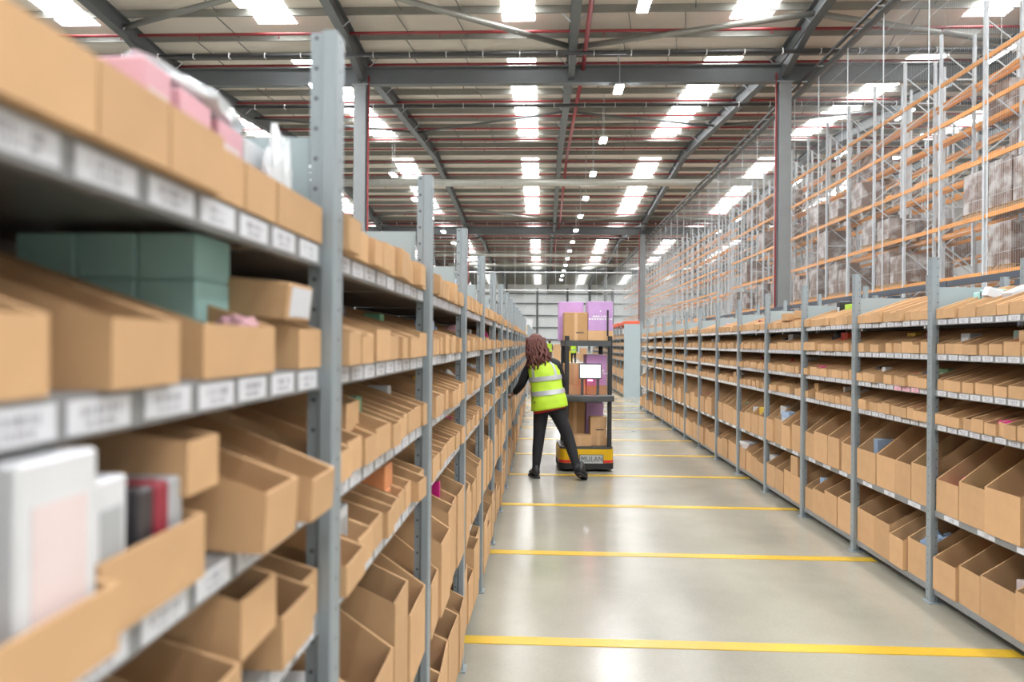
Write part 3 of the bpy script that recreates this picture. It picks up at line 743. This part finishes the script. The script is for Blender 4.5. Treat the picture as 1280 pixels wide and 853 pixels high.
def load_mesh(h, seed):
    rnd = random.Random(seed); mb = MB(); bmm = bmesh.new()
    z = .122
    rows = max(2, int(h/.3))
    for r in range(rows):
        for a in range(2):
            for c in range(3):
                x0, y0 = -.44+a*.44, -.47+c*.313; j = rnd.uniform(0, .012)
                mb.box(x0+j, y0+j, z+r*h/rows, x0+.436, y0+.309, z+(r+1)*h/rows-.004)
    return mb.mesh('carton_load', 'wrapped_load')
LOADS = [load_mesh(.9, 1), load_mesh(1.1, 2), load_mesh(1.2, 3), load_mesh(.7, 4)]
def racking(x, y0, nb, label, detail, rows=('front',)):
    t = thing('pallet_racking', label, 'racking', (x, y0, 0))
    if detail:
        for i in range(nb+1):
            for dx in (0, RDEP): ob('post', RPOST, t, (dx, i*RB, 0))
            z = 1.9; k = 0
            while z < 9.9:
                ob('brace', RBR if k % 2 else RBR2, t, (0, i*RB, z)); z += .95; k += 1
                if k % 4 == 0: ob('brace', RSP, t, (0, i*RB, z-.08))
        for i in range(nb):
            for z in RLEV:
                for dx in (-.02, RDEP+.02): ob('beam', RBEAM, t, (dx, (i+.5)*RB, z))
    else:
        a, b_ = MB(), MB()
        for i in range(nb+1):
            for dx in (0, RDEP): a.box(dx-.035, i*RB-.035, 0, dx+.035, i*RB+.035, 10.6)
            z = 1.9; k = 0
            while z < 9.9:
                p = ((0, i*RB, z), (RDEP, i*RB, z+.78)); q = ((RDEP, i*RB, z), (0, i*RB, z+.78))
                a.strut(*(p if k % 2 else q), .03, .03, (0, 1, 0)); z += .95; k += 1
        for z in RLEV:
            for dx in (-.02, RDEP+.02): b_.box(dx-.03, 0, z-.06, dx+.03, nb*RB, z+.06)
        ob('posts', a.mesh('posts', 'rack_grey'), t, kind='stuff')
        ob('beams', b_.mesh('beams', 'beam_orange'), t, kind='stuff')
    return t
Y0R = 21.5-RB*4
racking(RXF, Y0R, 15, 'tall pallet racking with orange beams and grey frames, front row behind the net', True)
racking(RXF+RDEP+.3, Y0R, 15, 'tall pallet racking with orange beams, second row behind the front row', False)
racking(RXF+RDEP*2+.3+2.9, Y0R, 15, 'tall pallet racking with orange beams, third row across the truck aisle', False)
racking(RXF, Y0R+RB*15+3.2, 26, 'distant pallet racking block beyond the gap, front row', False)
racking(RXF+RDEP+.3, Y0R+RB*15+3.2, 26, 'distant pallet racking block beyond the gap, second row', False)
rl = random.Random(11); seen = set(); cnt = {}
for i in range(15):
    for li in range(5):
        for row in range(3):
            xx = RXF+RDEP/2+(RDEP+.3)*row+(2.6 if row == 2 else 0)
            pr = [.6, .55, .32, .20, .10][li] * (1.0 if row < 2 else .8)
            for s in (-.5, .5):
                if rl.random() > pr: continue
                zz = RLEV[li]+.061
                t = thing('pallet_load', f"wrapped pallet of cartons, {['front', 'second', 'third'][row]} racking row, {FIRST[li]} beam level up, {['near', 'far'][s > 0]} place, {FIRST[i]} bay", 'pallet', (xx, Y0R+(i+.5)*RB+s, zz), 0, 'wrapped pallets in the racking')
                ob('pallet', PALM, t); ob('carton_load', LOADS[rl.randrange(4)], t)
# net
t = thing('safety_net', 'tall wire net on slim posts along the pallet racking', 'net', (10.0, 9.0, 0))
NPO = MB().tube([(0, 0, 0), (0, 0, 11.4)], .016, 6).mesh('net_post', 'rack_grey')
for i in range(34): ob('net_post', NPO, t, (0, i*2.45, 0))
wm = MB(); y = 0.0
while y < 34:
    wm.box(-.0013, y-.0013, 1.6, .0013, y+.0013, 11.3); y += .075
while y < 110:
    wm.box(-.003, y-.003, 1.6, .003, y+.003, 11.3); y += .30
for z in [1.6+i*.65 for i in range(16)]: wm.box(-.003, 0, z-.003, .003, 110, z+.003)
ob('wire_mesh', wm.mesh('wire_mesh', 'rack_grey'), t, kind='stuff')
ob('top_rail', MB().box(-.10, 0, 11.30, .10, 115, 11.42).mesh('top_rail', 'frame_grey'), t)
ob('top_rail', MB().box(-.32, 0, 11.42, -.22, 115, 11.50).mesh('top_rail', 'line_pipe_black'), t)
RUNG = MB().box(-.3, -.02, 11.40, .1, .02, 11.43).mesh('rung', 'rack_grey')
for i in range(70): ob('rung', RUNG, t, (0, 3+i*1.5, 0))
# end net across the far end
t = thing('end_net', 'distant white net on poles hanging across the far end of the hall', 'net', (0, 78, 0))
for i in range(20): ob('net_pole', NPO, t, (-12+i*1.12, 0, 1.0))
for z in (7.3, 9.3): ob('cross_bar', MB().tube([(-12.5, 0, z), (9.8, 0, z)], .06, 6).mesh('cross_bar', 'white_paint'), t)
# strip lamps over the racking
sth = MB().box(-.06, -.75, 0, .06, .75, .06).mesh('housing', 'white_paint'); stl = MB().box(-.05, -.73, -.03, .05, .73, 0).mesh('tube', 'tube_lamp')
for i in range(8):
    t = thing('strip_light', f"white strip lamp over the pallet racking, {FIRST[i]} from the camera", 'lamp', (15.3, 18+i*6.3, 11.3), 0, 'strip lamps over the racking')
    ob('housing', sth, t); ob('tube', stl, t); ob('hanger', MB().tube([(0, 0, .06), (0, 0, 1.8)], .01, 5).mesh('hanger', 'rack_grey'), t)
# dark rail behind the right rack
t = thing('guard_rail', 'dark blue steel guard rail running behind the right shelf rack', 'rail', (4.6, 3.2, 0))
for n in range(7):
    y = n*2.5
    ob('top_rail', MB().box(-.03, 0, 2.15, .03, 2.48, 2.215).mesh('top_rail', 'blue_steel'), t, (0, y, 0))
    ob('lower_rail', MB().box(-.025, 0, 1.96, .025, 2.48, 2.0).mesh('lower_rail', 'blue_steel'), t, (0, y, 0))
    for yy in (.1, 1.25): ob('stanchion', MB().box(-.05, -.06, 0, .05, .06, 2.13).mesh('stanchion', 'blue_steel'), t, (0, y+yy, 0))
    for zz in (2.04, 2.085): ob('infill_wire', MB().box(-.004, .16, -.004, .004, 2.4, .004).mesh('infill_wire', 'dark_grey'), t, (0, y, zz))
# perforated posts of the next rack row behind
for i in range(9):
    o = ob('spare_upright', POST, None, (3.35+.09*(i % 2), 5.3+i*1.0, 0)); tag(o, f"perforated grey upright behind the right rack, {FIRST[i]} from the camera", 'upright', 'uprights behind the right rack')

# ------------------------------------------------------------------ things on the far floor
t = thing('red_topped_display', 'row of red cartons on top of the far right shelf rack', 'cartons', (2.5, 19.7, 1.99))
for i in range(5): ob('red_carton', chamfer_box(.40, .9, .12-.02*(i % 2), .01, 'orange_red'), t, (0, .45+i*.95, .0))
t = thing('hanging_sign', 'white hanging sign with a yellow mark above the far racks', 'sign', (-1.0, 40, 1.3))
ob('board', MB().box(-.45, -.01, .7, .45, .01, 1.5).mesh('board', 'white_gloss'), t); ob('mark', MB().box(.12, -.016, .85, .34, -.01, 1.15).mesh('mark', 'yellow'), t)
ob('leg', MB().box(-.02, -.02, -1.3, .02, .02, .7).mesh('leg', 'frame_grey'), t)
rf = random.Random(5)
for i in range(16):
    x, y = -1.2+1.2*(i % 5)+rf.uniform(-.2, .2), 56+1.5*i; h = rf.uniform(.5, 1.5); mt = rf.choice(['cardboard', 'cardboard', 'cardboard_dark', 'amber', 'plate_grey'])
    carton('far_carton', f"distant {['stacked', 'brown', 'tall', 'low'][i % 4]} carton on the far floor, {FIRST[i]} along the end of the aisle", 'carton', x, y, 0, .6, .6, h, mt, group='distant cartons at the aisle end')

# ------------------------------------------------------------------ picking robot
rb = thing('picking_robot', 'yellow and black picking robot cart with tablet and three shelves', 'robot', (.525, 8.13, 0), .055)
def P(name, me, loc=(0, 0, 0), parent=rb, **k): return ob(name, me, parent, loc, **k)
def rr(w, d, r, n=5, cx=0, cy=0):            # rounded rectangle outline
    out = []
    for (sx, sy, a0) in ((1, 1, 0), (-1, 1, 90), (-1, -1, 180), (1, -1, 270)):
        for j in range(n+1):
            a = math.radians(a0+90*j/n); out.append((cx+sx*(w/2-r)+r*math.cos(a), cy+sy*(d/2-r)+r*math.sin(a)))
    return out
BW, BD = .625, .62
P('bumper', MB().prism(rr(BW+.01, BD+.01, .09, 6, 0, BD/2), .03, .10, 'z').mesh('bumper', 'rubber'))
P('body', MB().prism(rr(BW, BD, .08, 6, 0, BD/2), .10, .258, 'z').mesh('body', 'yellow'))
P('deck', MB().prism(rr(BW-.01, BD-.01, .08, 6, 0, BD/2), .258, .285, 'z').mesh('deck', 'dark_grey'))
wh = MB().tube([(-.03, 0, 0), (.03, 0, 0)], .055, 14).mesh('wheel', 'rubber')
for sx in (-.22, .22):
    for sy in (.12, .48): P('wheel', wh, (sx, sy, .056))
for sx in (-1, 1):
    arc = [(sx*.19, -.003)]+[(sx*(BW/2-.08+.083*math.sin(math.radians(a))), .08-.083*math.cos(math.radians(a))) for a in range(0, 91, 15)]+[(sx*(BW/2+.003), .14)]
    P('red_marker', MB().loft([[(x, y, .104), (x*.985, y+.006, .104), (x*.985, y+.006, .134), (x, y, .134)] for x, y in arc]).mesh('red_marker', 'red'))
pl = P('name_plate', MB().box(-.132, -.008, 0, .132, 0, .094).mesh('name_plate', 'plate_grey'), (.052, 0, .098))
P('plate_border', MB().box(-.138, -.004, -.006, .138, 0, 0).box(-.138, -.004, .094, .138, 0, .10).box(-.138, -.004, 0, -.132, 0, .094).box(.132, -.004, 0, .138, 0, .094).mesh('plate_border', 'dark_grey'), (0, 0, 0), pl)
fc = bpy.data.curves.new('lettering', 'FONT'); fc.body = 'MULAN'; fc.size = .084; fc.align_x = 'CENTER'; fc.align_y = 'CENTER'; fc.extrude = .0015; fc.space_character = 1.08
fo = bpy.data.objects.new('tmp', fc); COL.objects.link(fo); bpy.context.view_layer.update()
fm = bpy.data.meshes.new_from_object(fo.evaluated_get(bpy.context.evaluated_depsgraph_get())); bpy.data.objects.remove(fo)
fm.materials.clear(); fm.materials.append(MATS['dark_grey'])
lt = ob('lettering', fm, pl, (.006, -.0105, .047), (PI/2, 0, 0), label='dark capital letters reading MULAN'); lt.scale = (.84, 1, 1)
pm_ = MB().prism(rr(.05, .05, .012, 2), .285, 1.56, 'z').mesh('post', 'black')
for x, y in ((-.235, .04), (.262, .04), (-.235, .56), (.225, .56)): P('post', pm_, (x, y, 0))
P('antenna', MB().tube([(0, 0, 1.56), (0, 0, 1.86)], .010, 6).mesh('antenna', 'black'), (.235, .05, 0))
P('top_shelf', MB().prism(rr(BW-.07, BD-.02, .03, 3, .01, BD/2), 1.442, 1.506, 'z').mesh('top_shelf', 'dark_grey'))
P('middle_shelf', MB().prism(rr(BW-.06, BD-.06, .03, 3, .01, BD/2), .845, .87, 'z').mesh('middle_shelf', 'dark_grey'))
hp = []
for j in range(13):
    x = -.285+.59*j/12; hp.append((x, .0-.055*math.cos((j-6)/6*PI/2)))
hb_ = MB(); prof = [(-.03, .81), (.03, .81), (.036, .83), (.036, .872), (.03, .884), (-.02, .884), (-.034, .87), (-.034, .825)]
hb_.loft([[(x, y+p[0], p[1]) for p in prof] for x, y in hp]); P('handle', hb_.mesh('handle', 'dark_grey'))
ts = P('tablet', MB().prism(rr(.262, .178, .018, 3), -.012, .012, 'z').mesh('tablet', 'dark_grey'), (.03, -.01, 1.155)); ts.rotation_euler = (PI/2-.12, 0, 0)
ob('tablet_screen', MB().box(-.117, -.074, .012, .117, .074, .0135).mesh('tablet_screen', 'screen'), ts)
tm = MB()
for i, (a, b_) in enumerate([(-.1, .02), (-.1, -.02), (-.1, .06), (.03, .09)]): tm.box(a, .05-.03*i, .0136, b_, .054-.03*i, .0139)
ob('screen_text', tm.mesh('screen_text', 'plate_grey'), ts)
st = MB().box(-.014, -.02, 0, .014, .01, .20).mesh('tablet_leg', 'dark_grey')
for x in (-.06, .12): P('tablet_leg', st, (x, .005, .88))
P('scanner_light', MB().box(-.028, -.012, 0, .028, 0, .012).mesh('scanner_light', 'red_led'), (.03, -.005, 1.045))
P('scanner_light', MB().box(-.012, -.01, 0, .012, 0, .01).mesh('scanner_light', 'red_led'), (.03, -.066, .862))
def rbx(x, y, z):
    return rb.matrix_world @ Vector((x, y, z))
bpy.context.view_layer.update()
def open_carton(name, label, x, y, z, w, d, h, mat, flaps=True):
    c = rbx(x, y, z); o = thing(name, label, 'carton', c, rb.rotation_euler.z)
    ob('body', chamfer_box(w, d, h, .003, mat), o)
    ob('tape', MB().box(-.02, -d/2-.0008, 0, .02, -d/2, h*.98).mesh('tape', 'kraft_edge' if mat != 'lilac' else 'lilac'), o)
    return o
def lilac(name, label, x, y, z, w, d, h, lower, printed):
    c = rbx(x, y, z); o = thing(name, label, 'carton', c, rb.rotation_euler.z)
    if lower: ob('tray', chamfer_box(w+.01, d+.01, lower, .003, 'cardboard'), o)
    ob('board', chamfer_box(w, d, h-lower-.001, .004, 'lilac'), o, (0, 0, lower+.0005))
    if printed:
        pmn = MB(); rn = random.Random(2)
        for r, (zz, n) in enumerate([(.46, 6), (.37, 9)]):
            xx = -n*.0155/1.0
            for i in range(n):
                pmn.box(xx+i*.031+.004, -d/2-.001, lower+(h-lower)*zz, xx+i*.031+.004+rn.uniform(.016, .025), -d/2, lower+(h-lower)*zz+.02)
        pmn.box(-.008, -d/2-.001, lower+(h-lower)*.64, .008, -d/2, lower+(h-lower)*.64+.02)
        ob('white_print', pmn.mesh('white_print', 'white_gloss'), o, kind='stuff')
    return o
lilac('lilac_carton', 'tall lilac carton at the back left of the robot top shelf', -.165, .40, 1.507, .29, .24, .46, .0, False)
o = open_carton('brown_carton', 'brown carton standing in front of the lilac one on the robot top', -.13, .172, 1.507, .27, .20, .325, 'cardboard_dark')
ob('printed_line', MB().box(.0, -.1012, .085, .09, -.1, .098).mesh('printed_line', 'dark_item'), o)
lilac('lilac_carton', 'lilac carton with white lettering on a brown tray, right on the robot top', .155, .212, 1.507, .285, .26, .455, .115, True)
open_carton('brown_carton', 'upper brown carton of the left pair on the robot middle shelf', -.125, .30, .991, .24, .34, .245, 'cardboard')
open_carton('brown_carton', 'lower brown carton of the left pair on the robot middle shelf', -.125, .30, .871, .24, .34, .119, 'cardboard')
lilac('lilac_carton', 'lilac carton on a brown tray on the robot middle shelf', .125, .33, .871, .235, .34, .47, .11, True)
open_carton('brown_carton', 'tall brown carton at the back left of the robot deck', -.11, .40, .286, .235, .22, .50, 'cardboard_dark')
open_carton('brown_carton', 'low wide brown carton front left on the robot deck', -.085, .14, .286, .28, .20, .125, 'cardboard')
lilac('lilac_carton', 'lilac carton standing at the back right of the robot deck', .13, .42, .286, .21, .20, .48, .0, False)
o = open_carton('brown_carton', 'upper brown carton with dark print front right on the robot deck', .145, .19, .389, .19, .17, .23, 'cardboard')
ob('printed_line', MB().box(-.03, -.0862, .075, .06, -.085, .088).mesh('printed_line', 'dark_item'), o)
open_carton('brown_carton', 'lower brown carton front right on the robot deck', .145, .19, .286, .20, .18, .102, 'cardboard')

# ------------------------------------------------------------------ people
def skin_mesh(name, verts, edges, radii, mat, sub=2, root=0):
    me = bpy.data.meshes.new(name); me.from_pydata(verts, edges, [])
    o = bpy.data.objects.new(name, me); COL.objects.link(o)
    md = o.modifiers.new('skin', 'SKIN'); md.use_smooth_shade = True
    for i, r in enumerate(radii):
        sv = me.skin_vertices[0].data[i]; sv.radius = r if isinstance(r, tuple) else (r, r); sv.use_root = (i == root)
    s = o.modifiers.new('sub', 'SUBSURF'); s.levels = sub; s.render_levels = sub
    bpy.context.view_layer.update()
    m2 = bpy.data.meshes.new_from_object(o.evaluated_get(bpy.context.evaluated_depsgraph_get()))
    bpy.data.objects.remove(o); m2.materials.clear(); m2.materials.append(MATS[mat])
    m2.polygons.foreach_set('use_smooth', [True]*len(m2.polygons))
    return m2
def ellipse_ring(c, ax, ay, n=24, tilt=0.0, lean=0.0, power=2.3):
    out = []
    for j in range(n):
        t = 2*PI*j/n; ct, st = math.cos(t), math.sin(t)
        x = ax*math.copysign(abs(ct)**(2/power), ct); y = ay*math.copysign(abs(st)**(2/power), st)
        out.append(Vector((c[0]+x, c[1]+y, c[2]+x*tilt+y*lean)))
    return out

W0 = Vector((.06, 7.72, 0))
wt = thing('person', 'person with long brown hair in lime hi-vis vest reaching into the left rack', 'person', W0)
def wl(p): return Vector(p)-W0
# --- body: one continuous skinned figure
J = {}
bv, be, brr = [], [], []
def jv(key, p, r, frm=None):
    J[key] = len(bv); bv.append(wl(p)); brr.append(r)
    if frm is not None: be.append((J[frm], J[key]))
jv('pelvis', (.07, 7.72, .84), (.112, .095))
jv('waist', (.055, 7.745, 1.00), (.10, .085), 'pelvis')
jv('chest', (.02, 7.785, 1.17), (.125, .095), 'waist')
jv('neck0', (-.015, 7.83, 1.30), (.06, .06), 'chest')
jv('neck', (-.04, 7.865, 1.36), .045, 'neck0')
jv('jaw', (-.06, 7.905, 1.42), (.068, .075), 'neck')
jv('head', (-.07, 7.905, 1.485), (.078, .09), 'jaw')
jv('crown', (-.075, 7.885, 1.54), (.05, .055), 'head')
jv('shl', (-.135, 7.80, 1.235), .052, 'chest'); jv('ell', (-.225, 7.83, 1.01), .038, 'shl'); jv('wrl', (-.305, 7.965, .905), .026, 'ell'); jv('palml', (-.335, 8.02, .885), (.034, .018), 'wrl')
jv('shr', (.165, 7.80, 1.235), .052, 'chest'); jv('elr', (.235, 7.90, 1.02), .038, 'shr'); jv('wrr', (.20, 8.03, .93), .026, 'elr'); jv('palmr', (.185, 8.075, .915), (.034, .018), 'wrr')
jv('hipl', (.0, 7.72, .78), .090, 'pelvis'); jv('knl', (-.025, 7.735, .44), .058, 'hipl'); jv('cal', (-.04, 7.715, .30), .053, 'knl'); jv('anl', (-.055, 7.72, .095), .034, 'cal'); jv('tol', (-.085, 7.80, .035), (.036, .028), 'anl')
jv('hipr', (.145, 7.715, .78), .090, 'pelvis'); jv('knr', (.30, 7.70, .44), .058, 'hipr'); jv('car', (.335, 7.655, .31), .053, 'knr'); jv('anr', (.388, 7.60, .135), .034, 'car'); jv('tor', (.44, 7.635, .035), (.036, .028), 'anr')
ob('body', skin_mesh('body', bv, be, brr, 'skin', 2), wt)
# hands: palm with five fingers each, rooted in the palm
def hand(pal, dirv, side_v, down, name):
    fv, fe, frr = [Vector(pal)], [], [(.026, .016)]
    D, S_, Dn = Vector(dirv).normalized(), Vector(side_v).normalized(), Vector(down).normalized()
    for k_, (off, ln) in enumerate([(-.027, .062), (-.009, .072), (.009, .068), (.026, .054)]):
        b0 = Vector(pal)+D*.03+S_*off; i0 = len(fv)
        fv.extend([b0, b0+D*ln*.45+Dn*.006, b0+D*ln*.75+Dn*.026, b0+D*ln*.85+Dn*.045]); frr.extend([.0095, .009, .0085, .007])
        fe.extend([(0, i0), (i0, i0+1), (i0+1, i0+2), (i0+2, i0+3)])
    i0 = len(fv); b0 = Vector(pal)-D*.005-S_*.03
    fv.extend([b0, b0+D*.03-S_*.014+Dn*.01, b0+D*.055-S_*.012+Dn*.022]); frr.extend([.012, .0105, .0085]); fe.extend([(0, i0), (i0, i0+1), (i0+1, i0+2)])
    return skin_mesh(name, fv, fe, frr, 'skin', 1)
ob('hand', hand(wl((-.335, 8.02, .885)), (-.5, .75, -.15), (.8, .5, .1), (-.1, .1, -1), 'hand'), wt)
ob('hand', hand(wl((.185, 8.075, .915)), (-.1, .9, -.1), (-1, -.1, 0), (0, .1, -1), 'hand'), wt)
# face: nose, eyes, mouth, ears (turned away to the left rack)
hc = wl((-.07, 7.905, 1.47)); fd = Vector((-.35, .92, -.22)).normalized(); fr_ = fd.cross(Vector((0, 0, 1))).normalized(); fu = fr_.cross(fd)
ob('nose', MB().tube([hc+fd*.085+fu*.02, hc+fd*.112-fu*.012, hc+fd*.09-fu*.024], [.008, .013, .008], 8).mesh('nose', 'skin', True), wt)
for s in (-1, 1):
    ob('eye', MB().tube([hc+fd*.082+fu*.024+fr_*s*.03, hc+fd*.092+fu*.024+fr_*s*.03], [.013, .008], 8).mesh('eye', 'white_gloss', True), wt)
    ob('ear', MB().tube([hc+fr_*s*.074+fu*.02, hc+fr_*s*.086+fu*.005, hc+fr_*s*.074-fu*.02], [.01, .016, .008], 8).mesh('ear', 'skin', True), wt)
ob('mouth', MB().tube([hc+fd*.088-fu*.045-fr_*.022, hc+fd*.096-fu*.047, hc+fd*.088-fu*.045+fr_*.022], .006, 6).mesh('mouth', 'pink', True), wt)
# leggings and top, one continuous garment each, a little proud of the body
def sub_skin(keys, edges, grow, name, mat, override={}):
    vv = [bv[J[k_]] if k_ not in override else wl(override[k_]) for k_ in keys]
    rr_ = []
    for k_ in keys:
        r = brr[J[k_]]; r = r if isinstance(r, tuple) else (r, r); rr_.append((r[0]+grow, r[1]+grow))
    return skin_mesh(name, vv, [(keys.index(a), keys.index(b_)) for a, b_ in edges], rr_, mat, 2)
ob('leggings', sub_skin(['pelvis', 'hipl', 'knl', 'cal', 'anl', 'hipr', 'knr', 'car', 'anr'],
   [('pelvis', 'hipl'), ('hipl', 'knl'), ('knl', 'cal'), ('cal', 'anl'), ('pelvis', 'hipr'), ('hipr', 'knr'), ('knr', 'car'), ('car', 'anr')], .010, 'leggings', 'legging'), wt, label='black leggings')
ob('sweater', sub_skin(['chest', 'waist', 'neck0', 'shl', 'ell', 'wrl', 'shr', 'elr', 'wrr'],
   [('chest', 'waist'), ('chest', 'neck0'), ('chest', 'shl'), ('shl', 'ell'), ('ell', 'wrl'), ('chest', 'shr'), ('shr', 'elr'), ('elr', 'wrr')], .013, 'sweater', 'sleeve'), wt, label='black long sleeved top')
# vest: lofted tube with two bands, shoulder straps, red hem below
VR = [(.088, 7.708, .765, .200, .168, .17), (.080, 7.71, .86, .190, .158, .15), (.060, 7.735, .98, .172, .130, .13), (.040, 7.755, 1.08, .172, .128, .13), (.025, 7.775, 1.16, .172, .125, .08), (.010, 7.79, 1.23, .160, .115, .03), (-.002, 7.805, 1.275, .125, .090, 0), (-.012, 7.82, 1.30, .085, .065, 0)]
def ring_at(z, grow=0.0):
    for a, b_ in zip(VR[:-1], VR[1:]):
        if a[2] <= z <= b_[2]:
            f = (z-a[2])/(b_[2]-a[2]); q = [a[i]+(b_[i]-a[i])*f for i in range(6)]
            return ellipse_ring(wl(q[:3]), q[3]+grow, q[4]+grow, 32, q[5])
mb = MB(); zs = [.765+.02*i for i in range(28)]
rings = [ring_at(min(z, 1.2999)) for z in zs]
for i, r in enumerate(rings):
    for j, v_ in enumerate(r):
        k_ = 1+.022*noise.noise(v_*9+Vector((3, 1, 0)))+.012*math.sin(j*1.9+i*.35)
        c = sum(r, Vector())/len(r); r[j] = c+(v_-c)*k_
mb.loft(rings, cap=False); vest = ob('vest', mb.mesh('vest', 'vest_lime', True), wt, label='lime hi-vis vest')
sol = vest.modifiers.new('thickness', 'SOLIDIFY'); sol.thickness = .004
for z0 in (.915, 1.065):
    ob('reflective_band', MB().loft([ring_at(z0+.0125*i, .008) for i in range(5)], cap=False).mesh('reflective_band', 'reflective', True), vest)
for j0 in (20, 27):
    ob('reflective_band', MB().loft([[ring_at(min(1.085+.02*i, 1.285), .007)[j0], ring_at(min(1.085+.02*i, 1.285), .007)[j0+1]] for i in range(11)], cap=False, closed=False).mesh('reflective_band', 'reflective', True), vest)
ob('shirt_hem', MB().loft([ellipse_ring(wl((.092, 7.715, .742+.02*i)), .176, .138, 32, .24) for i in range(3)], cap=False).mesh('shirt_hem', 'shirt_red', True), wt, label='red shirt hem')
# hair: rounded cap and long wavy locks down the back
hm_ = MB(); rh = random.Random(4); top = wl((-.072, 7.885, 1.485))
rings = []
for i in range(9):
    ph = PI/2-i*PI/2/8*1.15; rings.append([top+Vector((.092*math.cos(ph)*math.cos(t_*2*PI/20), .106*math.cos(ph)*math.sin(t_*2*PI/20), .098*math.sin(ph))) for t_ in range(20)])
hm_.loft(rings)
for i in range(34):
    u_ = (i % 17)/16*2-1; layer = i//17                     # across the back, two layers
    a = PI*1.5+u_*PI*.56
    ln = rh.uniform(.20, .30)+(.05 if layer else 0)-(.05*abs(u_))
    pts, rs = [], []
    for q in range(13):
        f = q/12; z = .04-f*(ln+.06)
        wob = .016*math.sin(f*13+i*2.1)*min(1, f*2)
        spread = .088*math.sin(a-PI*1.5)*(1+.45*f)
        out = -(.092*math.cos(a-PI*1.5))-(.155*f**1.1 if f < .75 else .155*.729+(f-.75)*.06)+.012*layer
        pts.append(top+Vector((spread+wob+.045*f, out+wob*.4, z))); rs.append(.021*(1-.75*f)*(.75+.25*math.sin(f*9+i))+.004)
    hm_.tube(pts, rs, 7)
ob('hair', hm_.mesh('hair', 'hair', True), wt, label='long wavy brown hair')
# shoes: lofted black trainers with soles
def shoe(heel, toe, pitch_h, name):
    h, t_ = wl(heel), wl(toe); d = (t_-h); n = 8; ax = d.normalized(); sd = ax.cross(Vector((0, 0, 1))).normalized(); up_ = sd.cross(ax)
    wd = [.036, .042, .043, .042, .048, .052, .047, .028]; hg = [.115, .135, .135, .10, .078, .066, .052, .032]
    rg = []
    for i in range(n):
        c = h+d*i/(n-1); rg.append([c+sd*wd[i]*math.cos(a)*(1 if math.sin(a) < .3 else .75)+up_*max(0, hg[i]*.5*(1+math.sin(a))) for a in [2*PI*q/14 for q in range(14)]])
    sh_ = ob('shoe', MB().loft(rg).mesh('shoe', 'black', True), wt)
    so = [[c+sd*wd[i]*1.08*s+up_*u_ for s, u_ in ((-1, .0), (1, .0), (1, -.02), (-1, -.02))] for i, c in enumerate([h+d*i/(n-1) for i in range(n)])]
    ob('sole', MB().loft(so).mesh('sole', 'rubber'), sh_)
for a_, b_ in (((-.05, 7.717, .16), (-.058, 7.722, .06)), ((.375, 7.612, .18), (.397, 7.60, .09))):
    ob('sock', MB().tube([wl(a_), wl(b_)], [.044, .041], 12).mesh('sock', 'legging', True), wt)
shoe((-.045, 7.665, .021), (-.10, 7.90, .021), 0, 'shoe')
shoe((.395, 7.565, .098), (.475, 7.70, .015), 0, 'shoe')

def far_worker(x, y, label, hair):
    t = thing('person', label, 'person', (x, y, 0))
    v = [(0, 0, .92), (0, 0, 1.12), (0, 0, 1.34), (0, 0, 1.48), (0, 0, 1.60), (0, 0, 1.69), (-.19, 0, 1.38), (-.25, .03, 1.1), (-.22, .2, .95), (.19, 0, 1.38), (.25, .03, 1.1), (.22, .2, .95), (-.1, 0, .85), (-.11, .02, .48), (-.11, 0, .08), (-.11, .13, .04), (.1, 0, .85), (.11, .02, .48), (.11, 0, .08), (.11, .13, .04)]
    e = [(0, 1), (1, 2), (2, 3), (3, 4), (4, 5), (2, 6), (6, 7), (7, 8), (2, 9), (9, 10), (10, 11), (0, 12), (12, 13), (13, 14), (14, 15), (0, 16), (16, 17), (17, 18), (18, 19)]
    r = [.13, .12, .13, .055, .09, .06, .06, .045, .035, .06, .045, .035, .10, .065, .045, .045, .10, .065, .045, .045]
    ob('body', skin_mesh('body', v, e, r, 'legging', 1), t)
    ob('head', MB().tube([(0, .01, 1.50), (0, .01, 1.55), (0, .01, 1.64), (0, .01, 1.72)], [.05, .10, .10, .04], 10).mesh('head', hair, True), t)
    ob('vest', MB().loft([ellipse_ring(Vector((0, 0, .85+.1*i)), .18, .15, 16) for i in range(7)], cap=False).mesh('vest', 'vest_lime', True), t)
    ob('reflective_band', MB().loft([ellipse_ring(Vector((0, 0, 1.02+.03*i)), .186, .156, 16) for i in range(3)], cap=False).mesh('reflective_band', 'reflective', True), t)
far_worker(2.05, 46.0, 'distant worker in lime vest seen through the robot shelves', 'hair')
far_worker(.55, 52.0, 'distant worker in lime vest between the nearer person and the robot', 'hair')
